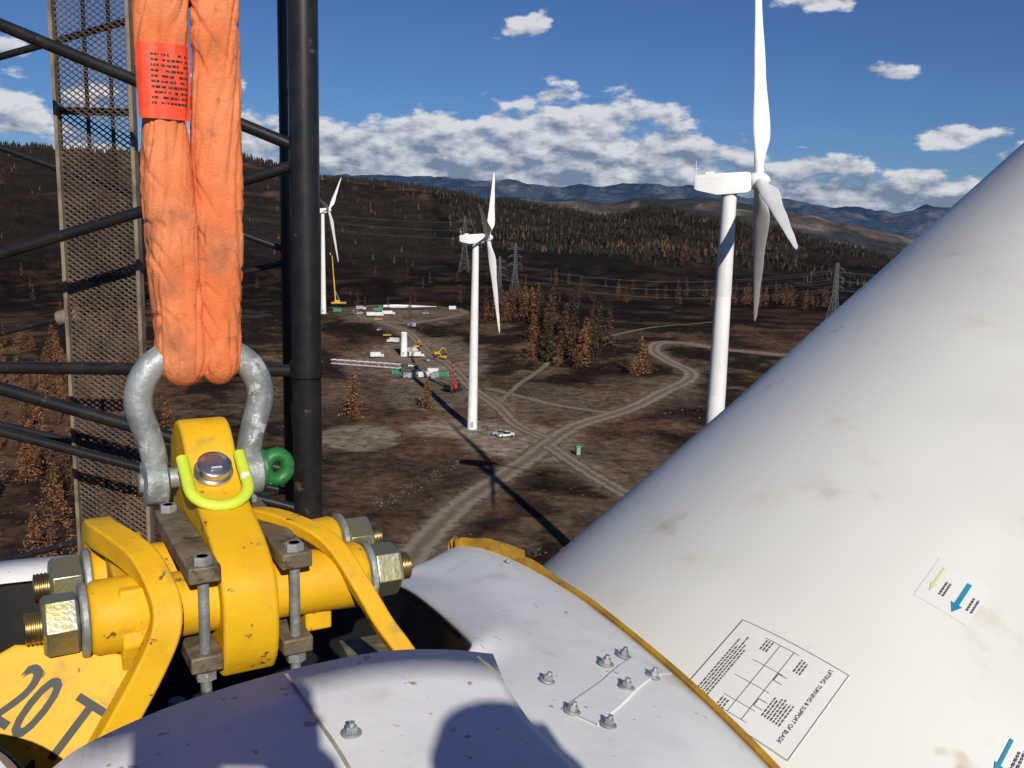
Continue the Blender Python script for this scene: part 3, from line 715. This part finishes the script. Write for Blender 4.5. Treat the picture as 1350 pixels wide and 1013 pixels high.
# seams
def ribbon(pts,w,h,name,m,K=10):
    P=crom([V((x,y,0)) for x,y in pts],K); vs=[];fs=[]
    for i,p in enumerate(P):
        d=(P[min(i+1,len(P)-1)]-P[max(i-1,0)]).normalized(); s=V((d.y,-d.x,0))
        for a,b in ((-.5,-.004),(-.5,h),(-.17,h),(.17,h),(.5,h),(.5,-.004)):
            q=p+s*(a*w); z,_=drop(q.x,q.y); vs.append(V((q.x,q.y,z.z+b)))
    for i in range(len(P)-1):
        for j in range(5): fs.append((i*6+j,i*6+j+1,(i+1)*6+j+1,(i+1)*6+j))
    mb=MB(); mb.add(vs,fs); return mb.obj(name,[m],hubE,smooth=30)
ribbon([(-.268,1.072),(-.215,.985),(-.158,.887),(-.08,.72),(.0,.4)],.004,.0016,'panel_seam',M['seam'])
ribbon([(-.036,1.160),(.010,1.100),(.062,1.02),(.114,.930),(.18,.77)],.003,.0015,'panel_seam',M['seam'])
ja,jb=V((.262,1.50,0)),V((.100,1.14,0)); jn=V((.91,-.41,0))
ribbon([tuple((ja.lerp(jb,t))[:2]) for t in (0,.33,.66,1)],.05,.003,'joint_plate',M['panel'])
# bolts
mb=MB()
for x,y,s in [(.193,1.435,1),(.158,1.372,1),(.232,1.375,1),(.180,1.290,1),(.060,1.238,.9),(.090,1.148,.9),(.137,1.136,.9),(-.166,.948,.9),(.0,2.0,.5)]:
    p,nn=drop(x,y); nn=(nn+V((random.uniform(-.05,.05),random.uniform(-.05,.05),0))).normalized(); p=p+nn*.003
    mb.lathe(p,nn,[(0,.0125*s),(.0022,.0125*s),(.0022,.011*s),(.003,.011*s)],24,0)
    mb.lathe(p+nn*.003,nn,[(0,.0075*s),(.006*s,.0075*s),(.007*s,.0065*s)],6,0,rot=random.random())
    mb.lathe(p+nn*.009*s,nn,[(0,.0040*s)]+[(.0012*k,(.0040 if k%2 else .0035)*s) for k in range(1,6)],12,0)
mb.obj('panel_bolts',[M['galv']],hubE,smooth=30)

# ------------------------------------------------------------------ lifting beam
LROT=math.atan2(.497,.868); LO=D(-.467,1.496,-.602)
LB=empty('lifting_beam',LO,LROT)
mb=MB()
for y,r in ((-.08,.056),(.08,.052)):
    x0,x1=(-.225,.205) if y<0 else (-.205,.215)
    mb.lathe((x0,y,0),(1,0,0),[(0,r-.006),(.010,r),(.070,r),(.085,r-.005),(.14,r-.006),(x1-x0-.14,r-.006),(x1-x0-.075,r-.004),(x1-x0-.012,r),(x1-x0,r-.006)],48,0)
def strap(pts,w,t):
    P=crom(pts,6); vs=[];fs=[]
    for i,p in enumerate(P):
        d=(P[min(i+1,len(P)-1)]-P[max(i-1,0)]).normalized(); s=V((1,0,0)); s=(s-d*s.dot(d)).normalized(); nn=d.cross(s)
        for a,b in ((-1,-1),(1,-1),(1,1),(-1,1)): vs.append(p+s*(a*w/2)+nn*(b*t/2))
    for i in range(len(P)-1):
        for j in range(4): fs.append((i*4+j,i*4+(j+1)%4,(i+1)*4+(j+1)%4,(i+1)*4+j))
    k=len(P)-1; fs+= [(0,1,2,3),(k*4,k*4+1,k*4+2,k*4+3)]
    mb.add(vs,fs)
strap([(-.190,.15,-.02),(-.190,.11,.070),(-.186,.03,.090),(-.160,-.04,.084),(-.138,-.10,.066),(-.125,-.150,.015),(-.152,-.164,-.05),(-.222,-.172,-.165),(-.30,-.178,-.29)],.042,.040)
strap([(.02,.15,.0),(.035,.12,.058),(.068,.05,.084),(.108,-.03,.084),(.148,-.095,.062),(.180,-.150,.0),(.21,-.172,-.06),(.24,-.195,-.11),(.31,-.25,-.24)],.032,.024)
mb.prism([(-.185,-.12,.05),(-.185,.12,.06),(-.185,.13,-.02),(-.185,.09,-.11),(-.185,-.10,-.11),(-.185,-.14,-.03)],(.065,0,0))
mb.prism([(.10,-.10,.04),(.10,.11,.045),(.10,.12,-.02),(.10,.08,-.10),(.10,-.10,-.08)],(.045,0,0))
def toL(x,y,z):
    d=V((x,y,z+CAMH))-LO; return V((d.x*.868+d.y*.497,-d.x*.497+d.y*.868,d.z))
pl=[toL(-.71,1.271,-.624),toL(-.63,1.30,-.636),toL(-.5515,1.3247,-.6677),toL(-.5855,1.246,-.767),toL(-.66,1.15,-.90),toL(-.76,1.1,-.85),toL(-.86,1.17,-.70)]
pn=(pl[1]-pl[0]).cross(pl[3]-pl[0]).normalized(); 
if pn.dot(toL(0,0,0)-pl[0])<0: pn=-pn
pl=[p-pn*((p-pl[0]).dot(pn)) for p in pl]
mb.prism(pl,-pn*.022)
mb.obj('yellow_frame',[M['yellow']],LB,smooth=35,bevel=.004,segs=3)
ux=(pl[2]-pl[0]).normalized(); uy=pn.cross(ux).normalized()
if uy.z<0: uy=-uy
ux2=(ux*.90-uy*.43).normalized(); uy2=(uy*.90+ux*.43).normalized()
cc_=toL(-.665,1.235,-.715); cc_=cc_-pn*((cc_-pl[0]).dot(pn))
o1=cc_-ux2*.055-uy2*.036
def heavy(txt,size,fx,fy,dx,dy,k):
    # stencilled heavy letters : two passes of the glyph a hair apart
    for q in range(2):
        flat_text(txt,size,lambda x,y:o1+ux2*(x*fx+dx+q*k)+uy2*(y*fy+dy)+pn*(.0012+.0002*q),M['ink'],'rating_text',LB)
heavy('20',.095,.66,1.4,-.002,0,.0035); heavy('T',.095,.80,1.4,.082,0,.0035); heavy('N',.045,1,1.1,.082,-.046,.002)
# lug
mb=MB()
prof=[(-.125,-.115),(-.150,-.075),(-.158,-.01),(-.145,.045),(-.10,.080),(-.04,.105),(.02,.125),(.06,.145),(.09,.165),(.115,.20),(.145,.226),(.18,.236),(.22,.222),(.250,.188),(.262,.13),(.262,.05),(.255,-.03),(.22,-.10),(.10,-.12),(.0,-.13)]
PR=crom([V((0,a,b)) for a,b in prof+[prof[0]]],3)[:-1]
mb.prism([p+V((-.044,0,0)) for p in PR],(.086,0,0))
mb.obj('lifting_lug',[M['yellow']],LB,smooth=40,bevel=.007,segs=3)
# clamp bars and bolts
mb=MB()
for sx in (-1,1):
    for z in (.070,-.072): mb.box((sx*.070,-.0,z),(.024,.160,.013),0)
mb.obj('clamp_bars',[M['rustbar']],LB,bevel=.003)
mb=MB()
for sx in (-1,1):
    for y in (-.142,.142):
        x=sx*.070
        mb.cyl((x,y,.095),(x,y,-.14),.0085,.0085,12,0)
        mb.lathe((x,y,.083),(0,0,1),[(0,.015),(.010,.015),(.012,.013)],6,0)
        mb.lathe((x,y,-.102),(0,0,1),[(0,.016),(.014,.016)],6,0)
        mb.lathe((x,y,-.160),(0,0,1),[(0,.014),(.002,.016),(.018,.016)],6,0); mb.lathe((x,y,-.141),(0,0,1),[(0,.020),(.003,.020)],20,0)
mb.obj('clamp_bolts',[M['galv']],LB)
# end nuts, washers, studs
mb=MB()
def nutend(x,y,sg):
    ax=(sg,0,0)
    mb.lathe((x,y,0),ax,[(0,.050),(.002,.055),(.010,.055),(.012,.052)],40,2)
    mb.lathe((x+sg*.013,y,0),ax,[(0,.041),(.004,.046),(.044,.046),(.049,.041)],6,0,rot=.35+y*3)
    mb.lathe((x+sg*.058,y,0),ax,[(.0,.022)]+[(.0028*k,.0245 if k%2 else .0215) for k in range(1,10)]+[(.027,.018)],24,1)
nutend(-.225,-.08,-1); nutend(-.205,.08,-1); nutend(.205,-.08,1); nutend(.215,.08,1)
mb.obj('end_nuts',[M['zinc'],M['brass'],M['galv']],LB,smooth=30,bevel=.0012)
# swivel bolt and lime ring on the lug
nn=V((0,-.55,.83)).normalized(); t1v=V((1,0,0)); t2v=nn.cross(t1v).normalized()
pc=V((-.004,.078,.165))
mb=MB(); mb.lathe(pc-nn*.015,nn,[(0,.033),(.016,.033),(.018,.029),(.02,.029),(.032,.029),(.034,.026)],32,0); mb.lathe(pc+nn*.012,nn,[(0,.019),(.012,.019),(.014,.016)],6,0)
mb.obj('swivel_bolt',[M['chrome']],LB)
mb=MB(); c0=pc-nn*.004; pts=[]
dn=t2v if t2v.z<0 else -t2v
for k in range(-2,4): pts.append(c0-t1v*.048+dn*(.014*k))
for k in range(1,12):
    a=math.pi*k/12; pts.append(c0+dn*(.042+.044*math.sin(a))-t1v*(.048*math.cos(a)))
for k in range(3,-3,-1): pts.append(c0+t1v*.048+dn*(.014*k))
pts=[p+nn*(.012) for p in pts]
mb.tube(pts,[(.0085,.0105)]*len(pts),12,0,up=tuple(nn))
mb.obj('swivel_ring',[M['lime']],LB,smooth=60)

# ------------------------------------------------------------------ shackle
SH=empty('bow_shackle',LO,LROT); py,pz=.185,.13
half=[(-.082,0),(-.084,.045),(-.095,.09),(-.106,.135),(-.100,.175),(-.078,.207),(-.042,.226)]
bow=[V((x,py,pz+z)) for x,z in half]+[V((0,py,pz+.232))]+[V((-x,py,pz+z)) for x,z in half[::-1]]
B=crom(bow,6); mb=MB()
mb.tube(B,[.0215+.004*math.sin(math.pi*i/(len(B)-1)) for i in range(len(B))],20,0)
for sx in (-1,1): mb.lathe((sx*.084-.021,py,pz-.004),(1,0,0),[(0,.036),(.004,.042),(.038,.042),(.042,.036)],32,0)
mb.lathe((-.112,py,pz-.004),(1,0,0),[(0,.016),(.002,.018),(.02,.018)],24,0)
mb.obj('bow',[M['galv']],SH,smooth=50)
mb=MB(); mb.cyl((-.100,py,pz),(.06,py,pz),.019,.019,24,1); mb.cyl((.06,py,pz),(.110,py,pz),.020,.020,24,0)
mb.lathe((.101,py,pz),(1,0,0),[(0,.034),(.002,.036),(.010,.036),(.012,.032)],28,0)
ring=[V((.134+.021*math.cos(a),py,pz+.024*math.sin(a))) for a in [2*math.pi*k/24 for k in range(25)]]
mb.tube(ring,[(.017,.014)]*25,12,0,cap=False,up=(0,1,0))
mb.obj('pin',[M['green'],M['galv']],SH,smooth=50)

# ------------------------------------------------------------------ sling
def slingP(side,th,z,off=0):
    zb=.296; h=z-zb
    cx=(-.041 if side<0 else .040)+.004*math.sin(z*7+side)
    pin=1-.14*math.exp(-((z-.755)/.035)**2) if side<0 else 1-.05*math.exp(-((z-.7)/.06)**2)
    rx=(.043+.0025*math.sin(z*9+side*2))*pin; ry=.036*(1+.06*math.sin(z*13))
    k=min(1,max(0,h)/.055); rr=math.sqrt(max(0,1-(1-k)**2))
    if h<.25: cx*= (.80+.2*sstep(.05,.25,h)); 
    rx*= rr*.98+.02; ry*=(rr*.98+.02)*(1+.25*(1-sstep(.05,.2,h)))
    c,s=math.cos(th),math.sin(th)
    x=rx*math.copysign(abs(c)**.75,c); y=ry*math.copysign(abs(s)**.75,s)
    f=NZ.fractal(V((x*16+side*5,y*16,z*4.5)),1,2.1,4)
    ridge=abs(NZ.noise(V((x*26+side*7,y*26,z*5.0-x*22)))); fold=abs(NZ.noise(V((x*12+3,y*12,z*19+x*34+side))))
    fine=abs(NZ.noise(V((x*50,y*50,z*17-x*60+side*3))))
    d=.0045*f-.012*max(0,.16-ridge)*2-.012*max(0,.13-fold)*2.8*sstep(-.3,.3,NZ.noise(V((side*3,z*6,x*9))))-.005*max(0,.15-fine)*2
    d=d*rr+off
    nx,ny=c/rx*.04,s/ry*.04; l=math.hypot(nx,ny); 
    return V((cx+x+d*nx/l,py+y+d*ny/l,z))
SE=empty('lifting_sling',LO,LROT)
for side in (-1,1):
    mb=MB(); vs=[];fs=[];n=96; zs=[.296+.0012*i*i*.35 for i in range(8)]+[.319+.0035*i for i in range(285)]+[1.33+.03*i for i in range(50)]
    for z in zs:
        for k in range(n): vs.append(slingP(side,2*math.pi*k/n,z))
    for i in range(len(zs)-1):
        for k in range(n): fs.append((i*n+k,i*n+(k+1)%n,(i+1)*n+(k+1)%n,(i+1)*n+k))
    fs.append(tuple(range(n)))
    mb.add(vs,fs); mb.obj('sling_leg',[M['orange']],SE,smooth=80)
mb=MB()
def lab(z0,z1,a0,a1,off,m,na=18,nz=10):
    vs=[];fs=[]
    for i in range(nz+1):
        for k in range(na+1):
            z=z0+(z1-z0)*i/nz; a=rad(a0+(a1-a0)*k/na); p=slingP(-1,a,.84+ (z-.84)*.25,off); p.z=z; vs.append(p)
    for i in range(nz):
        for k in range(na): fs.append((i*(na+1)+k,i*(na+1)+k+1,(i+1)*(na+1)+k+1,(i+1)*(na+1)+k))
    mb.add(vs,fs,m)
lab(.752,.872,206,338,.006,0)
for r in range(10):
    a=244
    z=.852-.0085*r
    while a<322:
        w=r_.uniform(3,9); 
        if r_.random()<.85: lab(z,z+.0032,a,a+w,.0072,1,2,1)
        a+=w+1.5
mb.obj('sling_label',[M['label'],M['ink']],SE,smooth=80,recalc=False,solid=0)
mb=MB(); mb.box((0,py,3.0),(.16,.10,.35),0); mb.tube([(0,py,2.65),(0,py,2.5),(.09,py,2.42),(.12,py,2.3),(.05,py,2.2),(-.07,py,2.22),(-.1,py,2.3)],[.04,.04,.045,.05,.05,.04,.02],14,0)
for dx in (-.06,.06): mb.cyl((dx,py,3.3),(dx,py,9),.012,.012,8,1)
mb.obj('crane_hook_block',[M['vyel'],M['black']],SE,bevel=.01)

# ------------------------------------------------------------------ crane boom at left
BM=empty('crane_boom',(0,0,0))
mb=MB(); zt,zb=9.0,-83.5
cx0,cx1=-1.11,-4.07
mb.cyl(D(cx0,5.0,zb),D(cx0,5.0,zt),.078,.078,24); mb.cyl(D(cx1,5.0,zb),D(cx1,5.0,zt),.078,.078,20)
mb.cyl(D(-1.475,6.2,zb),D(-1.475,6.2,zt),.06,.06,20); mb.cyl(D(-4.4,6.2,zb),D(-4.4,6.2,zt),.06,.06,16)
def bay(o,full=True):
    for a,b,r in [((cx0,5,.33),(cx1,5,1.45),.032),((cx0,5,.27),(cx1,5,-.68),.030),((cx0,5,-.83),(cx1,5,-.875),.034),((cx0,5,-1.42),(cx1,5,-.62),.036),
        ((-1.475,6.2,-.30),(-4.4,6.2,-1.10),.02),((-1.475,6.2,-.24),(-4.4,6.2,.73),.022),((-4.4,6.2,.62),(-1.475,6.2,1.46),.022),((-4.4,6.2,-1.25),(-1.475,6.2,-1.88),.026),
        ((cx0,5,.9),(-1.475,6.2,.75),.02),((cx0,5,-1.05),(-1.475,6.2,-1.3),.022),((cx0,5,-1.9),(-1.475,6.2,-1.2),.022),((cx0,5,-1.62),(cx1,5,-.90),.026)]:
        mb.cyl(D(a[0],a[1],a[2]+o),D(b[0],b[1],b[2]+o),r,r,14)
for k in range(-24,3): bay(k*3.3)
mb.lathe(D(cx0,5,-.86),(0,0,1),[(0,.09),(.08,.09)],20)
mb.obj('lattice',[M['black']],BM,smooth=40)
mb=MB(); gx0,gx1=-2.62,-2.19; y=5.5; p=.046; h=.0165; nj=int((gx1-gx0)/(p/2)); wd=.0052
for k in range(-145,110):
    for j in range(nj):
        xa=gx0+j*p/2; xb=xa+p/2; za=k*h*1.0+(h if (j+k)%2 else 0); zb_=k*h+(h if (j+1+k)%2 else 0)
        mb.add([D(xa,y,za-wd),D(xb,y,zb_-wd),D(xb,y+.008,zb_+wd),D(xa,y+.008,za+wd)],[(0,1,2,3)])
mb.obj('catwalk_grating',[M['grate']],BM,smooth=0,recalc=False)
mb=MB()
for x in (gx0,gx1): mb.box(D(x,y,-.3),(.010,.03,2.1),0)
for z in (-2.3,-1.35,-.4,.55,1.5): mb.box(D((gx0+gx1)/2,y+.04,z),((gx1-gx0)/2,.015,.02),1)
mb.box(D(gx0+.16,y+.03,-.3),(.008,.01,2.1),1); mb.box(D(gx0+.3,y+.03,-.3),(.008,.01,2.1),1)
mb.obj('catwalk_frame',[M['rail'],M['grate']],BM)
mb=MB(); mb.lathe(D(-3.02,6.2,-.722),(1,0,.273),[(0,.05),(.14,.05)],16,0); mb.obj('tube_clamp',[M['rail']],BM)

# ------------------------------------------------------------------ photographer (behind the lens; throws the shadow on the roof)
PH=empty('photographer',(0,0,CAMH))
def skin(name,verts,edges,rads,m,sub=2):
    me=bpy.data.meshes.new(name); me.from_pydata(verts,edges,[]); o=bpy.data.objects.new(name,me); sc.collection.objects.link(o); o.parent=PH
    q=o.modifiers.new('k','SKIN'); q.use_smooth_shade=True
    for i,r in enumerate(rads): me.skin_vertices[0].data[i].radius=(r,r) if not isinstance(r,tuple) else r
    me.skin_vertices[0].data[0].use_root=True
    u=o.modifiers.new('u','SUBSURF'); u.levels=sub; u.render_levels=sub; me.materials.append(m); return o
vb=[(.42,-.42,-.56),(.42,-.40,-.40),(.41,-.36,-.22),(.40,-.32,-.11),(.39,-.28,-.04),
    (.24,-.34,-.16),(.14,-.24,-.26),(.06,-.09,-.03),(.57,-.34,-.17),(.60,-.20,-.38),(.30,-.10,-.14),(.13,-.07,-.01),
    (.32,-.36,-.56),(.20,.02,-.50),(.34,-.22,-.60),(.52,-.36,-.56),(.64,.0,-.50),(.50,-.24,-.60)]
eb=[(0,1),(1,2),(2,3),(3,4),(3,5),(5,6),(6,7),(3,8),(8,9),(9,10),(10,11),(0,12),(12,13),(13,14),(0,15),(15,16),(16,17)]
skin('jacket_body',vb,eb,[.15,.16,.17,.09,.06,.075,.06,.042,.075,.06,.048,.04,.10,.075,.06,.10,.075,.06],M['jacket'])
mb=MB(); vs=[];fs=[];n=24;hc=V((.385,-.22,.055))
for i in range(17):
    f=math.pi*i/16
    for k in range(n):
        t=2*math.pi*k/n; x=.075*math.sin(f)*math.cos(t); y=.095*math.sin(f)*math.sin(t); z=.118*math.cos(f)
        if z<0: x*=1+z*1.8; y*=1+z*1.0
        if y>0: y-= .012*math.exp(-((z-.015)/.02)**2)*(1 if abs(abs(x)-.032)<.015 else 0); y+=.022*math.exp(-(x/.012)**2-((z+.015)/.022)**2)
        vs.append(hc+V((x,y,z)))
for i in range(16):
    for k in range(n): fs.append((i*n+k,i*n+(k+1)%n,(i+1)*n+(k+1)%n,(i+1)*n+k))
mb.add(vs,fs)
for sx in (-1,1): mb.lathe(hc+V((sx*.070,-.005,0)),(sx,0,0),[(0,.018),(.012,.026),(.016,.02)],12)
mb.obj('head',[M['skin']],PH,smooth=80)
mb=MB(); mb.lathe(hc+V((0,-.005,.035)),(0,0,1),[(0,.105),(.006,.104),(.008,.094),(.04,.09),(.072,.068),(.086,.03),(.088,.0)],32); mb.prism([hc+V((-.07,.08,.035)),hc+V((.07,.08,.035)),hc+V((.05,.14,.028)),hc+V((-.05,.14,.028))],(0,0,.006)); mb.obj('helmet',[M['helmet']],PH,smooth=50)
for hx,sg in ((-.052,1),(.112,-1)):
    w=V((.06,-.09,-.03)) if sg>0 else V((.13,-.07,-.01)); palm=V((hx,-.050,.035))
    vv=[w,w.lerp(palm,.6),palm]; ee=[(0,1),(1,2)]; rr=[.030,.032,.036]
    for f in range(4):
        z=.03-.019*f; b=len(vv); L=(.9,1,.95,.8)[f]
        vv+= [palm+V((-sg*.006,0,z+.03)),palm+V((-sg*.012,.018,z+.045)),palm+V((sg*.008,.026*L-.004,z+.045)),palm+V((sg*.024*L,.018,z+.04))]
        ee+= [(2,b),(b,b+1),(b+1,b+2),(b+2,b+3)]; rr+= [.010,.009,.0085,.007]
    b=len(vv); vv+= [palm+V((sg*.012,-.02,-.01)),palm+V((sg*.03,-.028,.012)),palm+V((sg*.045,-.022,.03))]; ee+=[(1,b),(b,b+1),(b+1,b+2)]; rr+=[.012,.010,.008]
    vv=[V((v[0],min(v[1]-.03,-.012),v[2])) for v in vv]
    skin('hand',[tuple(v) for v in vv],ee,rr,M['skin'],1)
mb=MB(); mb.box((0.03,-.030,.048),(.080,.005,.055),0); mb.obj('phone',[M['ink']],PH,bevel=.003)

# ------------------------------------------------------------------ light, sky, camera
EL,AZ=30.0,-18.0   # sun elevation, direction the shadows run (deg from +Y)
d=V((math.sin(rad(AZ))*math.cos(rad(EL)),math.cos(rad(AZ))*math.cos(rad(EL)),-math.sin(rad(EL))))
sl_=bpy.data.lights.new('sun','SUN'); sl_.energy=4.8; sl_.angle=rad(.53); sl_.color=(1,.94,.84)
so=bpy.data.objects.new('sun',sl_); sc.collection.objects.link(so); so.rotation_euler=d.to_track_quat('-Z','Y').to_euler(); so.location=(30,-60,140)
w=bpy.data.worlds.new('World'); sc.world=w; w.use_nodes=True; nt=w.node_tree; L=nt.links; bg=nt.nodes['Background']
ST=.058; bg.inputs['Strength'].default_value=ST
sky=nt.nodes.new('ShaderNodeTexSky'); sky.sky_type='NISHITA'; sky.sun_disc=False; sky.sun_elevation=rad(EL); sky.sun_rotation=rad(180+AZ); sky.altitude=1200; sky.air_density=1.0; sky.dust_density=.3; sky.ozone_density=3.5
def mth(op,a,b=None,c=None,clamp=False):
    q=nt.nodes.new('ShaderNodeMath'); q.operation=op; q.use_clamp=clamp
    for i,v in enumerate((a,b,c)):
        if v is None: continue
        if isinstance(v,(int,float)): q.inputs[i].default_value=v
        else: L.new(v,q.inputs[i])
    return q.outputs[0]
tc=nt.nodes.new('ShaderNodeTexCoord'); sp=nt.nodes.new('ShaderNodeSeparateXYZ'); L.new(tc.outputs['Generated'],sp.inputs[0])
az=mth('MULTIPLY',mth('ARCTAN2',sp.outputs[0],sp.outputs[1]),57.2958); el=mth('MULTIPLY',mth('ARCSINE',sp.outputs[2]),57.2958)
cb0=nt.nodes.new('ShaderNodeCombineXYZ'); L.new(az,cb0.inputs[0]); L.new(el,cb0.inputs[1])
def vmth(op,a,v):
    q=nt.nodes.new('ShaderNodeVectorMath'); q.operation=op; L.new(a,q.inputs[0])
    if v is not None: q.inputs[1].default_value=v
    return q.outputs['Value' if op=='LENGTH' else 'Vector']
def nz(da,de,sa,se,detail=7,seed=0):
    v=vmth('MULTIPLY',vmth('ADD',cb0.outputs[0],(da,de,seed)),(sa,se,1))
    n=nt.nodes.new('ShaderNodeTexNoise'); n.inputs['Scale'].default_value=1; n.inputs['Detail'].default_value=detail; n.inputs['Roughness'].default_value=.55
    L.new(v,n.inputs['Vector']); return n.outputs['Fac']
n1=nz(0,0,.36,.70); n2=nz(.25,.55,.36,.70)
# soft cloud groups: azimuth, elevation, half width, half height, strength
CL=[(-1,2.8,12.5,1.6,1.95),(-5,3.4,5.0,2.0,1.85),(3.2,3.7,5.0,2.5,1.9),(8.4,3.8,3.6,1.3,1.7),(-9.5,3.2,3.8,1.8,1.7),(0,11.1,2.2,1.1,1.05),(2,7.2,2.0,.7,1.0),(16.7,12.2,3.8,.8,1.05),(21,8.4,2.6,.6,1.0),(24.5,5,2.6,.8,1.1),(27.3,3.9,3,.9,1.15),(17,3.4,3.4,.9,1.2),(22,3.1,2.5,.6,1.15),(12.7,3.9,2,.8,1.15),(20,1.8,11,1.2,1.5),(6,13.4,4,.8,1.1),(-29,5,5.5,2.1,1.35),(-17,7.4,2.4,1.0,1.05),(-15.5,4.2,4.8,1.6,1.4),(-28,8.2,3,.8,1.05),(-25,2.3,9,1.2,1.4),(38,4,7,2,1.1)]
msk=None
for a,e,wa,we,am in CL:
    v=vmth('LENGTH',vmth('MULTIPLY',vmth('SUBTRACT',cb0.outputs[0],(a,e,0)),(1/wa,1/we,0)),None)
    v=mth('SUBTRACT',am,v); msk=v if msk is None else mth('MAXIMUM',msk,v)
msk=mth('MAXIMUM',msk,-1)
dens=mth('ADD',mth('MULTIPLY',mth('SUBTRACT',n1,.5),3.2),mth('SUBTRACT',msk,.34))
al=nt.nodes.new('ShaderNodeMapRange'); al.interpolation_type='SMOOTHSTEP'; al.inputs[1].default_value=0; al.inputs[2].default_value=.42; L.new(dens,al.inputs[0])
lt=mth('ADD',mth('MULTIPLY',mth('SUBTRACT',n1,n2),4.2),mth('ADD',mth('SUBTRACT',.55,mth('MULTIPLY',dens,.16)),mth('MULTIPLY',mth('SUBTRACT',mth('MINIMUM',el,6),3.2),.12)),clamp=True)  # light and shade painted into the clouds: brighter tops, greyer bases
cm=nt.nodes.new('ShaderNodeMix'); cm.data_type='RGBA'; L.new(lt,cm.inputs[0]); cm.inputs[6].default_value=(.17,.225,.33,1); cm.inputs[7].default_value=(.70,.71,.74,1)
for i in (6,7): cm.inputs[i].default_value=tuple(v/ST for v in cm.inputs[i].default_value[:3])+(1,)
tint=nt.nodes.new('ShaderNodeMix'); tint.data_type='RGBA'; tint.blend_type='MULTIPLY'; tint.inputs[0].default_value=1; L.new(sky.outputs[0],tint.inputs[6]); tint.inputs[7].default_value=(.50,.70,1.04,1)
fm=nt.nodes.new('ShaderNodeMix'); fm.data_type='RGBA'; L.new(mth('MULTIPLY',al.outputs[0],.93),fm.inputs[0]); L.new(tint.outputs[2],fm.inputs[6]); L.new(cm.outputs[2],fm.inputs[7]); L.new(fm.outputs[2],bg.inputs['Color'])
cam=bpy.data.cameras.new('camera'); co=bpy.data.objects.new('camera',cam); sc.collection.objects.link(co); sc.camera=co
cam.sensor_width=36; cam.lens=36*1237/1350; cam.clip_start=.03; cam.clip_end=30000
Mx=Matrix.Rotation(rad(90-9.9),4,'X')@Matrix.Rotation(rad(1.5),4,'Z')
co.matrix_world=Matrix.Translation((0,0,CAMH))@Mx
sc.view_settings.view_transform='Standard'; sc.view_settings.look='None'; sc.view_settings.exposure=0
